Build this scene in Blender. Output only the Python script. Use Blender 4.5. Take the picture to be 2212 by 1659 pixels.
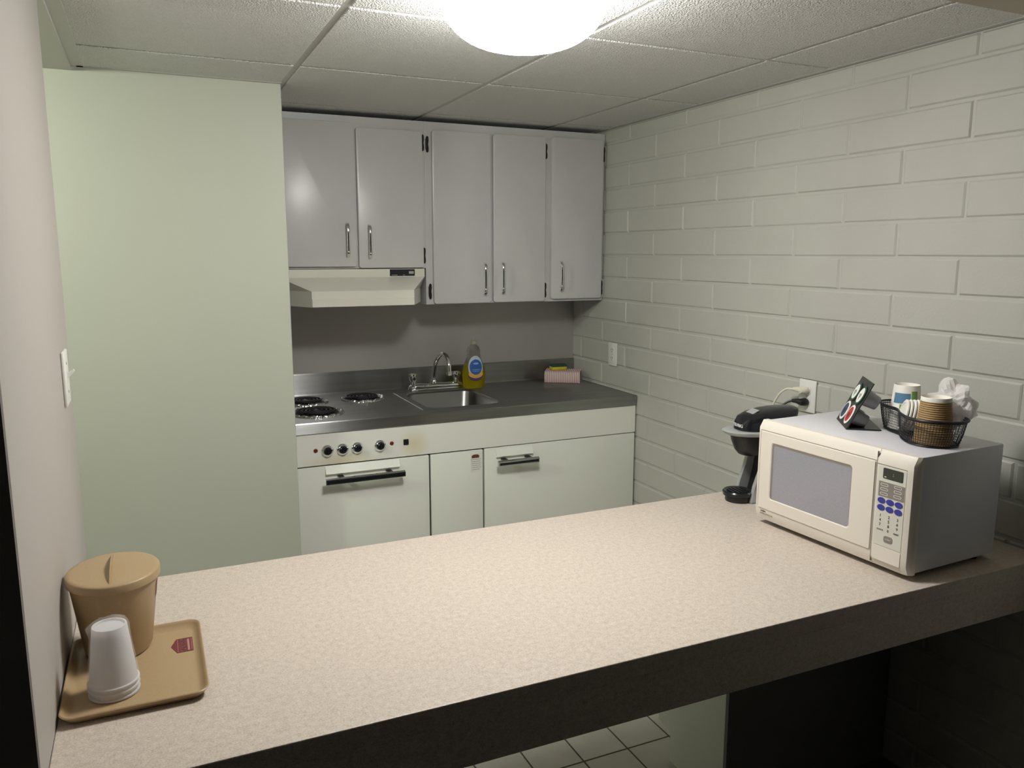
import bpy, bmesh, math, random
from mathutils import Matrix, Vector, noise
random.seed(7)
PI = math.pi
for o in list(bpy.data.objects):
    bpy.data.objects.remove(o, do_unlink=True)
SC = bpy.context.scene
COL = SC.collection

# ------------------------------------------------------------------ camera
cam = bpy.data.cameras.new('camera')
cam.sensor_fit = 'HORIZONTAL'; cam.sensor_width = 36.0
cam.lens = 36.0 * 1719.33 / 2212.0
cam.clip_start = 0.02
camo = bpy.data.objects.new('camera', cam); COL.objects.link(camo)
Rr = [(0.9102759, -0.4140004, 0.0012261), (-0.0660543, -0.1481581, -0.9867553), (0.4086987, 0.8981386, -0.1622113)]
m = Matrix(((Rr[0][0], -Rr[1][0], -Rr[2][0], -1.97154), (Rr[0][1], -Rr[1][1], -Rr[2][1], -3.5735),
            (Rr[0][2], -Rr[1][2], -Rr[2][2], 1.53553), (0, 0, 0, 1)))
camo.matrix_world = m
SC.camera = camo
# ------------------------------------------------------------------ world, lights, exposure
SC.view_settings.view_transform = 'Standard'; SC.view_settings.look = 'None'
SC.view_settings.exposure = 0.26; SC.view_settings.gamma = 1.0
w = bpy.data.worlds.new('world'); SC.world = w; w.use_nodes = True
w.node_tree.nodes['Background'].inputs[0].default_value = (0.8, 0.85, 1.0, 1)
w.node_tree.nodes['Background'].inputs[1].default_value = 0.012
BULB_W, HALL_W, DOME_E = 9.5, 34.0, 46.0
LAMP = (-1.205, -1.950)
def point_lamp(name, loc, power, col, r):
    l = bpy.data.lights.new(name, 'POINT'); l.energy = power; l.color = col; l.shadow_soft_size = r
    o = bpy.data.objects.new(name, l); COL.objects.link(o); o.location = loc
    return o

ZC = 2.0956      # tile ceiling
ZK = 0.907       # kitchenette worktop
ZP = 0.800       # peninsula top

# ------------------------------------------------------------------ materials
MATS = {}
def mat(name, col=(0.5, 0.5, 0.5), rough=0.5, metal=0.0, spec=None, noise_scale=None, noise_amt=0.0, bump=0.0, bump_scale=200.0,
        bump_dist=0.001, trans=0.0, ior=None, alpha=1.0, emit=None, sss=0.0, coat=0.0, stretch=None):
    m_ = bpy.data.materials.new(name); m_.use_nodes = True
    nt = m_.node_tree; b = nt.nodes['Principled BSDF']
    b.inputs['Base Color'].default_value = (*col, 1); b.inputs['Roughness'].default_value = rough
    b.inputs['Metallic'].default_value = metal
    if spec is not None: b.inputs['Specular IOR Level'].default_value = spec
    if trans: b.inputs['Transmission Weight'].default_value = trans
    if ior: b.inputs['IOR'].default_value = ior
    if alpha < 1: b.inputs['Alpha'].default_value = alpha
    if coat: b.inputs['Coat Weight'].default_value = coat
    if emit: b.inputs['Emission Color'].default_value = (*emit[0], 1); b.inputs['Emission Strength'].default_value = emit[1]
    vec = None
    if noise_amt or bump:
        tc = nt.nodes.new('ShaderNodeTexCoord'); mp = nt.nodes.new('ShaderNodeMapping')
        nt.links.new(tc.outputs['Object'], mp.inputs['Vector']); vec = mp.outputs['Vector']
        if stretch: mp.inputs['Scale'].default_value = stretch
    if noise_amt:
        n = nt.nodes.new('ShaderNodeTexNoise'); n.inputs['Scale'].default_value = noise_scale or 5.0
        n.inputs['Detail'].default_value = 3; nt.links.new(vec, n.inputs['Vector'])
        r = nt.nodes.new('ShaderNodeMapRange'); r.inputs['From Min'].default_value = 0.3; r.inputs['From Max'].default_value = 0.7
        r.inputs['To Min'].default_value = 1 - noise_amt; r.inputs['To Max'].default_value = 1 + noise_amt
        nt.links.new(n.outputs['Fac'], r.inputs['Value'])
        mx = nt.nodes.new('ShaderNodeVectorMath'); mx.operation = 'SCALE'
        mx.inputs[0].default_value = col; nt.links.new(r.outputs['Result'], mx.inputs['Scale'])
        nt.links.new(mx.outputs['Vector'], b.inputs['Base Color'])
    if bump:
        n2 = nt.nodes.new('ShaderNodeTexNoise'); n2.inputs['Scale'].default_value = bump_scale; n2.inputs['Detail'].default_value = 2
        nt.links.new(vec, n2.inputs['Vector'])
        bp = nt.nodes.new('ShaderNodeBump'); bp.inputs['Strength'].default_value = bump; bp.inputs['Distance'].default_value = bump_dist
        nt.links.new(n2.outputs['Fac'], bp.inputs['Height']); nt.links.new(bp.outputs['Normal'], b.inputs['Normal'])
    MATS[name] = m_
    return m_

mat('wall_paint', (0.50, 0.515, 0.435), 0.55, noise_scale=1.5, noise_amt=0.02, bump=0.15, bump_scale=90, bump_dist=0.0006)
mat('block_paint', (0.50, 0.50, 0.45), 0.55, noise_scale=4, noise_amt=0.03, bump=0.5, bump_scale=120, bump_dist=0.0008)
mat('partition_paint', (0.46, 0.43, 0.395), 0.6, noise_scale=2, noise_amt=0.02, bump=0.15, bump_scale=90, bump_dist=0.0006)
mat('ceiling_plaster', (0.55, 0.55, 0.50), 0.7, noise_scale=2, noise_amt=0.02, bump=0.2, bump_scale=60, bump_dist=0.001)
mat('soffit_paint', (0.50, 0.46, 0.38), 0.7, noise_scale=2, noise_amt=0.02)
mat('tee_paint', (0.50, 0.495, 0.46), 0.4)
mat('cab_paint', (0.61, 0.605, 0.60), 0.29, noise_scale=6, noise_amt=0.025, bump=0.15, bump_scale=60, bump_dist=0.0006)
mat('enamel', (0.83, 0.84, 0.77), 0.35, noise_scale=5, noise_amt=0.02)
mat('hood_enamel', (0.74, 0.73, 0.64), 0.35)
mat('steel', (0.37, 0.37, 0.36), 0.27, 1.0, noise_scale=6, noise_amt=0.10, bump=0.12, bump_scale=30, bump_dist=0.0005, stretch=(0.5, 8, 8))
mat('steel_basin', (0.27, 0.27, 0.26), 0.30, 1.0, bump=0.08, bump_scale=60, bump_dist=0.0004)
mat('wall_steel', (0.46, 0.445, 0.43), 0.42, 0.5, noise_scale=3, noise_amt=0.05)
mat('chrome', (0.80, 0.80, 0.80), 0.07, 1.0)
mat('crinkled_foil', (0.78, 0.78, 0.80), 0.14, 1.0, bump=1.0, bump_scale=90, bump_dist=0.004)
mat('coil_black', (0.012, 0.012, 0.013), 0.42)
mat('black_plastic', (0.014, 0.014, 0.016), 0.33)
mat('black_gloss', (0.012, 0.013, 0.016), 0.18)
mat('hinge_bronze', (0.035, 0.03, 0.026), 0.35, 0.7)
mat('dark_gap', (0.02, 0.02, 0.018), 0.8)
mat('mw_ivory', (0.79, 0.74, 0.66), 0.42)
mat('mw_white', (0.70, 0.69, 0.73), 0.3, bump=0.25, bump_scale=500, bump_dist=0.0004)
mat('mw_panel', (0.68, 0.68, 0.60), 0.4)
mat('mw_glass', (0.33, 0.33, 0.37), 0.22, noise_scale=600, noise_amt=0.12, coat=0.4)
mat('mw_display', (0.03, 0.035, 0.025), 0.15)
mat('btn_blue', (0.035, 0.04, 0.33), 0.45)
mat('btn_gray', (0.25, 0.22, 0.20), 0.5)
mat('print_dark', (0.03, 0.03, 0.025), 0.6)
mat('print_gray', (0.30, 0.27, 0.23), 0.6)
mat('print_white', (0.8, 0.8, 0.76), 0.5)
mat('silver_plastic', (0.50, 0.52, 0.52), 0.28, 0.35)
mat('white_plastic', (0.80, 0.80, 0.76), 0.4)
mat('cord_white', (0.72, 0.70, 0.58), 0.45)
mat('tan_plastic', (0.42, 0.30, 0.165), 0.42, noise_scale=300, noise_amt=0.03)
mat('maroon', (0.17, 0.022, 0.03), 0.5)
mat('maroon_text', (0.45, 0.25, 0.22), 0.5)
mat('kraft', (0.36, 0.235, 0.10), 0.6)
mat('paper_white', (0.82, 0.80, 0.73), 0.6)
mat('cup_blue', (0.10, 0.22, 0.36), 0.5)
mat('cup_green', (0.18, 0.35, 0.08), 0.5)
mat('sponge_yellow', (0.62, 0.50, 0.04), 0.9, bump=0.8, bump_scale=300, bump_dist=0.001)
mat('scour_green', (0.01, 0.07, 0.05), 0.9, bump=0.8, bump_scale=400, bump_dist=0.001)
mat('label_blue', (0.03, 0.12, 0.42), 0.4)
mat('label_sky', (0.25, 0.5, 0.8), 0.4)
mat('label_orange', (0.75, 0.42, 0.10), 0.4)
mat('label_purple', (0.09, 0.05, 0.17), 0.4)
mat('label_pale', (0.55, 0.62, 0.68), 0.4)
mat('lamp_red', (0.16, 0.02, 0.01), 0.3)
mat('sticker_brown', (0.14, 0.055, 0.03), 0.5)
mat('k_green', (0.03, 0.07, 0.04), 0.4)
mat('k_gray', (0.34, 0.34, 0.36), 0.4)
mat('k_red', (0.45, 0.03, 0.03), 0.4)
mat('k_navy', (0.04, 0.06, 0.10), 0.4)
mat('carpet_dark', (0.035, 0.032, 0.028), 0.95, bump=0.6, bump_scale=300, bump_dist=0.003)
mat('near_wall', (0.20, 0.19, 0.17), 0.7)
mat('kitchen_tile', (0.50, 0.48, 0.42), 0.35, noise_scale=12, noise_amt=0.06)
mat('grout', (0.10, 0.085, 0.06), 0.9)
mat('burner_well', (0.02, 0.02, 0.02), 0.5, 0.5)
mat('clear_bottle', (0.93, 0.93, 0.90), 0.05, trans=1.0, ior=1.15)
mat('clear_cap', (0.75, 0.75, 0.62), 0.2, trans=0.7, ior=1.2)
mat('soap', (0.80, 0.68, 0.02), 0.06, trans=0.75, ior=1.2)

def brush(name):      # brushed along x: highlights spread across the brushing
    nt = MATS[name].node_tree; b = nt.nodes['Principled BSDF']
    g_ = nt.nodes.new('ShaderNodeNewGeometry'); c_ = nt.nodes.new('ShaderNodeVectorMath'); c_.operation = 'CROSS_PRODUCT'
    c_.inputs[1].default_value = (1, 0, 0); nt.links.new(g_.outputs['True Normal'], c_.inputs[0])
    nt.links.new(c_.outputs[0], b.inputs['Tangent']); b.inputs['Anisotropic'].default_value = 1.0; b.inputs['Roughness'].default_value = 0.33
brush('steel')
def node_mat(name):
    m_ = bpy.data.materials.new(name); m_.use_nodes = True; MATS[name] = m_
    return m_, m_.node_tree, m_.node_tree.nodes['Principled BSDF']
# ceiling tile: pebbled
m_, nt, b = node_mat('ceiling_tile')
b.inputs['Base Color'].default_value = (0.76, 0.755, 0.735, 1); b.inputs['Roughness'].default_value = 0.85
tc = nt.nodes.new('ShaderNodeTexCoord'); v = nt.nodes.new('ShaderNodeTexNoise'); v.inputs['Scale'].default_value = 210; v.inputs['Detail'].default_value = 1.5
bp = nt.nodes.new('ShaderNodeBump'); bp.inputs['Strength'].default_value = 1.0; bp.inputs['Distance'].default_value = 0.009
nt.links.new(tc.outputs['Object'], v.inputs['Vector']); nt.links.new(v.outputs['Fac'], bp.inputs['Height']); nt.links.new(bp.outputs['Normal'], b.inputs['Normal'])
# laminate: fine speckle
m_, nt, b = node_mat('laminate')
b.inputs['Roughness'].default_value = 0.42
tc = nt.nodes.new('ShaderNodeTexCoord'); v = nt.nodes.new('ShaderNodeTexNoise'); v.inputs['Scale'].default_value = 330; v.inputs['Detail'].default_value = 3
v2 = nt.nodes.new('ShaderNodeTexNoise'); v2.inputs['Scale'].default_value = 90; v2.inputs['Detail'].default_value = 2
cr = nt.nodes.new('ShaderNodeValToRGB')
cr.color_ramp.elements[0].position = 0.33; cr.color_ramp.elements[0].color = (0.45, 0.38, 0.32, 1)
cr.color_ramp.elements[1].position = 0.66; cr.color_ramp.elements[1].color = (0.70, 0.62, 0.54, 1)
e = cr.color_ramp.elements.new(0.48); e.color = (0.58, 0.505, 0.43, 1)
mx = nt.nodes.new('ShaderNodeMix'); mx.inputs[0].default_value = 0.35
nt.links.new(tc.outputs['Object'], v.inputs['Vector']); nt.links.new(tc.outputs['Object'], v2.inputs['Vector'])
nt.links.new(v.outputs['Fac'], mx.inputs[2]); nt.links.new(v2.outputs['Fac'], mx.inputs[3])
nt.links.new(mx.outputs[0], cr.inputs['Fac']); nt.links.new(cr.outputs['Color'], b.inputs['Base Color'])
# fascia: enamel with a yellow stain
m_, nt, b = node_mat('fascia_enamel')
b.inputs['Roughness'].default_value = 0.33
g = nt.nodes.new('ShaderNodeNewGeometry')
def stain(p, rad, sc):
    sub = nt.nodes.new('ShaderNodeVectorMath'); sub.operation = 'SUBTRACT'; sub.inputs[1].default_value = p
    nt.links.new(g.outputs['Position'], sub.inputs[0])
    s = nt.nodes.new('ShaderNodeVectorMath'); s.operation = 'MULTIPLY'; s.inputs[1].default_value = sc
    nt.links.new(sub.outputs[0], s.inputs[0])
    l = nt.nodes.new('ShaderNodeVectorMath'); l.operation = 'LENGTH'; nt.links.new(s.outputs[0], l.inputs[0])
    r = nt.nodes.new('ShaderNodeMapRange'); r.inputs['From Min'].default_value = 0.0; r.inputs['From Max'].default_value = rad
    r.inputs['To Min'].default_value = 1.0; r.inputs['To Max'].default_value = 0.0; nt.links.new(l.outputs['Value'], r.inputs['Value'])
    return r.outputs['Result']
a1 = stain((-1.045, -0.6, 0.785), 0.07, (1, 0, 1.0)); a2 = stain((-1.34, -0.6, 0.745), 0.10, (0.6, 0, 2.5))
mm = nt.nodes.new('ShaderNodeMath'); mm.operation = 'MAXIMUM'; nt.links.new(a1, mm.inputs[0]); nt.links.new(a2, mm.inputs[1])
mm2 = nt.nodes.new('ShaderNodeMath'); mm2.operation = 'MULTIPLY'; mm2.inputs[1].default_value = 0.75; nt.links.new(mm.outputs[0], mm2.inputs[0])
mix = nt.nodes.new('ShaderNodeMix'); mix.data_type = 'RGBA'
mix.inputs[6].default_value = (0.85, 0.85, 0.78, 1); mix.inputs[7].default_value = (0.70, 0.62, 0.36, 1)
nt.links.new(mm2.outputs[0], mix.inputs[0]); nt.links.new(mix.outputs[2], b.inputs['Base Color'])
# towel: stripes
m_, nt, b = node_mat('towel_stripe')
b.inputs['Roughness'].default_value = 0.95
tc = nt.nodes.new('ShaderNodeTexCoord'); wv = nt.nodes.new('ShaderNodeTexWave'); wv.inputs['Scale'].default_value = 38; wv.inputs['Distortion'].default_value = 0.3
cr = nt.nodes.new('ShaderNodeValToRGB'); cr.color_ramp.elements[0].color = (0.42, 0.24, 0.25, 1); cr.color_ramp.elements[1].color = (0.72, 0.62, 0.58, 1)
cr.color_ramp.elements[0].position = 0.3; cr.color_ramp.elements[1].position = 0.6
nt.links.new(tc.outputs['Object'], wv.inputs['Vector']); nt.links.new(wv.outputs['Fac'], cr.inputs['Fac']); nt.links.new(cr.outputs['Color'], b.inputs['Base Color'])
# opal glass of the ceiling lamp: glows and lets part of the bulb's light straight through
m_, nt, b = node_mat('opal_glass')
nt.nodes.remove(b); out = nt.nodes['Material Output']
em = nt.nodes.new('ShaderNodeEmission'); em.inputs[0].default_value = (1.0, 0.985, 0.95, 1); em.inputs[1].default_value = DOME_E
tr = nt.nodes.new('ShaderNodeBsdfTransparent'); ad = nt.nodes.new('ShaderNodeMixShader'); ad.inputs[0].default_value = 0.5
nt.links.new(em.outputs[0], ad.inputs[1]); nt.links.new(tr.outputs[0], ad.inputs[2]); nt.links.new(ad.outputs[0], out.inputs[0])
# milky plastics
def milky(name, col, tfac, rough=0.25, bump=0.0, bs=60):
    m_, nt, b = node_mat(name)
    out = nt.nodes['Material Output']
    b.inputs['Base Color'].default_value = (*col, 1); b.inputs['Roughness'].default_value = rough
    tl = nt.nodes.new('ShaderNodeBsdfTranslucent'); tl.inputs[0].default_value = (*col, 1)
    m1 = nt.nodes.new('ShaderNodeMixShader'); m1.inputs[0].default_value = 0.35
    tr = nt.nodes.new('ShaderNodeBsdfTransparent'); m2 = nt.nodes.new('ShaderNodeMixShader'); m2.inputs[0].default_value = tfac
    nt.links.new(b.outputs[0], m1.inputs[1]); nt.links.new(tl.outputs[0], m1.inputs[2])
    nt.links.new(m1.outputs[0], m2.inputs[1]); nt.links.new(tr.outputs[0], m2.inputs[2]); nt.links.new(m2.outputs[0], out.inputs[0])
    if bump:
        tc = nt.nodes.new('ShaderNodeTexCoord'); n = nt.nodes.new('ShaderNodeTexNoise'); n.inputs['Scale'].default_value = bs; n.inputs['Detail'].default_value = 2
        bp = nt.nodes.new('ShaderNodeBump'); bp.inputs['Strength'].default_value = bump; bp.inputs['Distance'].default_value = 0.006
        nt.links.new(tc.outputs['Object'], n.inputs['Vector']); nt.links.new(n.outputs['Fac'], bp.inputs['Height'])
        nt.links.new(bp.outputs['Normal'], b.inputs['Normal'])
milky('milky_cup', (0.90, 0.89, 0.90), 0.10, 0.3)
milky('wrap_film', (0.95, 0.95, 0.95), 0.86, 0.10, 0.6, 50)
milky('bag_film', (0.94, 0.92, 0.91), 0.08, 0.3, 0.3, 50)

# ------------------------------------------------------------------ mesh helpers
WM = {}      # world matrices by object name
def BM(): return bmesh.new()
def box(bm, x0, x1, y0, y1, z0, z1, bev=0.0, seg=2, mtx=None):
    vs = [bm.verts.new((x, y, z)) for x in (x0, x1) for y in (y0, y1) for z in (z0, z1)]
    f = [(0, 1, 3, 2), (4, 6, 7, 5), (0, 4, 5, 1), (2, 3, 7, 6), (0, 2, 6, 4), (1, 5, 7, 3)]
    fs = [bm.faces.new([vs[i] for i in q]) for q in f]
    if bev:
        es = list({e for f_ in fs for e in f_.edges})
        r = bmesh.ops.bevel(bm, geom=es, offset=bev, segments=seg, profile=0.5, affect='EDGES')
        vs = list({v for f_ in r['faces'] for v in f_.verts} | {v for v in vs if v.is_valid})
    if mtx: bmesh.ops.transform(bm, matrix=mtx, verts=vs)
    return vs
def loops(bm, rings, cap0=True, cap1=True, closed=True):
    L = [[bm.verts.new(p) for p in r] for r in rings]
    n = len(L[0])
    for a, b_ in zip(L, L[1:]):
        for i in range(n if closed else n - 1):
            j = (i + 1) % n
            bm.faces.new((a[i], a[j], b_[j], b_[i]))
    if cap0: bm.faces.new(L[0][::-1])
    if cap1: bm.faces.new(L[-1])
    return [v for r in L for v in r]
def circ(cx, cy, z, rx, ry=None, n=40, p=2.0):
    ry = rx if ry is None else ry; out = []
    for i in range(n):
        a = 2 * PI * i / n; c, s = math.cos(a), math.sin(a)
        out.append((cx + rx * math.copysign(abs(c) ** (2 / p), c), cy + ry * math.copysign(abs(s) ** (2 / p), s), z))
    return out
def loft(bm, secs, n=40, p=2.0, cap0=True, cap1=True):
    """secs: (z, cx, cy, rx, ry[, p])"""
    return loops(bm, [circ(s[1], s[2], s[0], s[3], s[4], n, s[5] if len(s) > 5 else p) for s in secs], cap0, cap1)
def lathe(bm, prof, cx=0, cy=0, n=40, cap0=True, cap1=True):
    return loft(bm, [(z, cx, cy, r, r) for r, z in prof], n, 2.0, cap0, cap1)
def tube(bm, pts, r, n=10, caps=True):
    P = [Vector(p) for p in pts]; rings = []; up = None
    rs = r if isinstance(r, (list, tuple)) else [r] * len(P)
    for i, p in enumerate(P):
        t = (P[min(i + 1, len(P) - 1)] - P[max(i - 1, 0)]).normalized()
        if up is None: up = t.orthogonal().normalized()
        up = (up - t * up.dot(t)).normalized(); s = t.cross(up)
        rings.append([p + (up * math.cos(2 * PI * k / n) + s * math.sin(2 * PI * k / n)) * rs[i] for k in range(n)])
    return loops(bm, rings, caps, caps)
def smooth_path(pts, sub=8, closed=False):
    P = [Vector(p) for p in pts]; out = []; n = len(P)
    for i in range(n if closed else n - 1):
        if closed: p0, p1, p2, p3 = P[i - 1], P[i], P[(i + 1) % n], P[(i + 2) % n]
        else: p0, p1, p2, p3 = P[max(i - 1, 0)], P[i], P[i + 1], P[min(i + 2, n - 1)]
        for k in range(sub):
            t = k / sub
            out.append(0.5 * ((2 * p1) + (p2 - p0) * t + (2 * p0 - 5 * p1 + 4 * p2 - p3) * t * t + (3 * p1 - p0 - 3 * p2 + p3) * t ** 3))
    if not closed: out.append(P[-1])
    return out
def prism(bm, poly, y0, y1, axis='y'):
    """poly in (a,b) extruded along axis"""
    def mk(a, b_, c): return {'y': (a, c, b_), 'z': (a, b_, c), 'x': (c, a, b_)}[axis]
    return loops(bm, [[mk(a, b_, y0) for a, b_ in poly], [mk(a, b_, y1) for a, b_ in poly]])
def rrect(x0, x1, y0, y1, r, n=6):
    out = []
    for cx, cy, a0 in ((x1 - r, y1 - r, 0), (x0 + r, y1 - r, 90), (x0 + r, y0 + r, 180), (x1 - r, y0 + r, 270)):
        for k in range(n + 1):
            a = math.radians(a0 + 90 * k / n); out.append((cx + r * math.cos(a), cy + r * math.sin(a)))
    return out
def disc(bm, c, r, nrm, t=0.0005, n=28, rx=None):
    nrm = Vector(nrm).normalized(); q = Vector((0, 0, 1)).rotation_difference(nrm)
    c = Vector(c); rings = []
    for z in (0, t):
        rings.append([c + q @ Vector(((rx or r) * math.cos(2 * PI * k / n), r * math.sin(2 * PI * k / n), z)) for k in range(n)])
    return loops(bm, rings)
def obj(name, bm, m, parent=None, loc=None, smooth=False, world=True, angle=35):
    """one mesh object; geometry given in world coordinates unless world=False"""
    bmesh.ops.recalc_face_normals(bm, faces=bm.faces)
    off = None
    if parent is not None and world: off = WM[parent.name].inverted()
    elif parent is None and loc is not None and world: off = Matrix.Translation(-Vector(loc))
    if off is not None: bm.transform(off)
    me = bpy.data.meshes.new(name); bm.to_mesh(me); bm.free()
    ms = m if isinstance(m, (list, tuple)) else [m]
    for q in ms: me.materials.append(MATS[q])
    if smooth:
        for p_ in me.polygons: p_.use_smooth = True
        try: me.set_sharp_from_angle(angle=math.radians(angle))
        except Exception: pass
    o = bpy.data.objects.new(name, me); COL.objects.link(o)
    if parent is not None: o.parent = parent; WM[o.name] = WM[parent.name]
    else:
        if loc is not None: o.location = loc
        WM[o.name] = Matrix.Translation(loc) if loc is not None else Matrix()
    return o
def tag(o, label=None, cat=None, group=None, kind=None):
    if label: o['label'] = label
    if cat: o['category'] = cat
    if group: o['group'] = group
    if kind: o['kind'] = kind
    return o
def thing(name, label, cat, loc, rotz=0.0, group=None):
    o = bpy.data.objects.new(name, None); COL.objects.link(o); o.empty_display_size = 0.05
    o.location = loc; o.rotation_euler = (0, 0, rotz)
    WM[o.name] = Matrix.Translation(loc) @ Matrix.Rotation(rotz, 4, 'Z')
    return tag(o, label, cat, group)
def struct(name, bm, m, label=None, smooth=False):
    o = obj(name, bm, m, smooth=smooth); return tag(o, label, kind='structure')
def copy_tree(o, parent=None):
    c = o.copy(); COL.objects.link(c)
    if parent is not None: c.parent = parent
    for ch in [q for q in bpy.data.objects if q.parent == o]: copy_tree(ch, c)
    return c
def text_bm(bm, s, size, mtx, ext=0.0003, font_space=1.0):
    cu = bpy.data.curves.new('t', 'FONT'); cu.body = s; cu.size = size; cu.extrude = ext; cu.align_x = 'CENTER'; cu.align_y = 'CENTER'
    cu.space_character = font_space; cu.resolution_u = 2
    o = bpy.data.objects.new('t', cu); COL.objects.link(o)
    dg = bpy.context.evaluated_depsgraph_get(); me = bpy.data.meshes.new_from_object(o.evaluated_get(dg))
    me.transform(mtx); bm.from_mesh(me)
    bpy.data.objects.remove(o); bpy.data.curves.remove(cu); bpy.data.meshes.remove(me)
XZ = Matrix.Rotation(PI / 2, 4, 'X')     # text standing up, facing -y
def TXZ(x, y, z): return Matrix.Translation((x, y, z)) @ XZ

# ================================================================== THE ROOM
# right wall of painted blocks, 4 in courses, 16 in long, running bond
bm = BM()
CH, BL, Y0, ZT = 0.1016, 0.4064, -0.4911, 2.0320
for k in range(-1, 20):
    zt, zb = ZT - CH * k, ZT - CH * (k + 1)
    zt = min(zt, 2.0956)
    off = 0.0 if k % 2 else 0.5
    n = -2
    while True:
        y1 = Y0 - BL * (n + off); y0 = y1 - BL
        n += 1
        if y1 < -5.4: break
        a0, a1 = max(y0, -5.6), min(y1, 0.06)
        if a1 - a0 < 0.02: continue
        dx = random.uniform(-0.0008, 0.0008); g = 0.0042; c = 0.0045
        o_, i_ = [(a0 + g, zb + g), (a1 - g, zb + g), (a1 - g, zt - g), (a0 + g, zt - g)], [(a0 + g + c, zb + g + c), (a1 - g - c, zb + g + c), (a1 - g - c, zt - g - c), (a0 + g + c, zt - g - c)]
        j = [random.uniform(-0.0008, 0.0008) for _ in range(8)]
        loops(bm, [[(0.010, y + j[q], z + j[q + 4]) for q, (y, z) in enumerate(o_)], [(0.0035, y + j[q], z + j[q + 4]) for q, (y, z) in enumerate(o_)], [(dx, y, z) for y, z in i_]], cap0=False)
box(bm, 0.0042, 0.12, -5.6, 0.06, 0, ZC)
wr = struct('wall_right', bm, 'block_paint')
# back wall: sheet metal behind the worktop, paint elsewhere
bm = BM(); box(bm, -1.52, 0.0, 0.0, 0.1, 0, ZC + 0.2); struct('wall_back', bm, 'wall_steel')
# closet block whose face is the big pale green wall
bm = BM(); box(bm, -4.6, -1.519, -0.700, 0.1, 0, ZC + 0.2, 0.002, 1); struct('wall_left_back', bm, 'wall_paint')
# partition the peninsula butts against
bm = BM(); box(bm, -2.27, -2.148, -2.41, -1.491, 0, ZC + 0.2, 0.002, 1); struct('wall_left', bm, 'partition_paint')
# dark front room around the camera
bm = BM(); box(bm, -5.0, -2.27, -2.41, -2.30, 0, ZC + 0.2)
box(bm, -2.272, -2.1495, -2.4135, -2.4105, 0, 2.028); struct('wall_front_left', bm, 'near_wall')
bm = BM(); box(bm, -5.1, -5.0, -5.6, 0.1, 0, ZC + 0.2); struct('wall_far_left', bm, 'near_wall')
# floors
bm = BM()
T = 0.157
ix = 0
x = 0.0 - 0.066
xs = [0.06]
while x > -4.9: xs.append(x); x -= T
ys = []; y = -1.647 + T * 12
while y > -2.2: ys.append(y); y -= T
ys = [q for q in ys if q < 0.06]
for a, b_ in zip(xs, xs[1:]):
    for c, d in zip(ys, ys[1:]):
        if d < -2.02: continue
        box(bm, b_ + 0.003, a - 0.003, d + 0.003, c - 0.003, -0.02, 0.0)
t_ = struct('floor', bm, 'kitchen_tile')
bm = BM(); box(bm, -5.0, 0.01, -2.03, 0.05, -0.06, -0.0015)
o = obj('grout', bm, 'grout', parent=t_)
bm = BM(); box(bm, -5.0, 0.01, -5.6, -2.03, -0.06, 0.0); struct('floor_front', bm, 'carpet_dark')
# tile ceiling
GX = [-2.125, -1.513, -0.889, -0.270, 0.0]; GY = [-2.395, -2.262, -1.638, -0.990, -0.355, 0.04]
bm = BM()
for a, b_ in zip(GX, GX[1:]):
    for c, d in zip(GY, GY[1:]):
        box(bm, a + 0.0095, b_ - 0.0095, c + 0.0095, d - 0.0095, ZC + 0.0002, ZC + 0.03, 0.002, 1)
box(bm, -2.2, 0.05, -2.6, 0.05, ZC + 0.02, ZC + 0.2)
ce = struct('ceiling', bm, 'ceiling_tile')
bm = BM()
for x in GX[1:-1]: box(bm, x - 0.0115, x + 0.0115, -2.4, 0.04, ZC + 0.004, ZC + 0.02)
for y in GY[1:-1]: box(bm, -2.125, 0, y - 0.0115, y + 0.0115, ZC + 0.0044, ZC + 0.019)
box(bm, -0.020, 0.0, -2.4, 0.04, ZC - 0.001, ZC + 0.0045, 0.0006, 1)
box(bm, -2.14, -2.106, -2.4, -0.68, ZC - 0.001, ZC + 0.0045, 0.0006, 1)
box(bm, -2.125, -1.519, -0.720, -0.7, ZC - 0.001, ZC + 0.0045, 0.0006, 1)
obj('ceiling_grid', bm, 'tee_paint', parent=ce)
# plaster ceiling of the passage on the left, and the lower plaster ceiling above the front room
bm = BM(); box(bm, -5.0, -2.14, -2.31, -0.695, 2.083, 2.2); struct('ceiling_passage', bm, 'ceiling_plaster')
bm = BM(); box(bm, -5.0, 0.005, -5.6, -2.408, 2.028, 2.25); struct('ceiling_front', bm, 'soffit_paint')

# ================================================================== CEILING LAMP
t = thing('ceiling_lamp', 'round white glass dome lamp glowing on the tiled ceiling', 'ceiling light', (LAMP[0], LAMP[1], ZC))
bm = BM(); prof = []
for k in range(15):
    a = math.radians(88 * k / 14); prof.append((0.178 * math.cos(a) ** 0.72 if k else 0.178, ZC - 0.026 - 0.104 * math.sin(a)))
prof = [(0.172, ZC - 0.012)] + prof
lathe(bm, prof, LAMP[0], LAMP[1], 64, cap0=False); obj('lamp_shade', bm, 'opal_glass', t, smooth=True, angle=80)
bm = BM(); lathe(bm, [(0.155, ZC - 0.016), (0.16, ZC - 0.014), (0.16, ZC - 0.0005)], LAMP[0], LAMP[1], 48); obj('lamp_base', bm, 'white_plastic', t)
l_ = bpy.data.lights.new('lamp_bulb', 'AREA'); l_.shape = 'DISK'; l_.size = 0.16; l_.energy = BULB_W; l_.color = (1.0, 0.98, 0.945)
bl = bpy.data.objects.new('lamp_bulb', l_); COL.objects.link(bl); bl.location = (0, 0, -0.075); bl.parent = t
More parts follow.
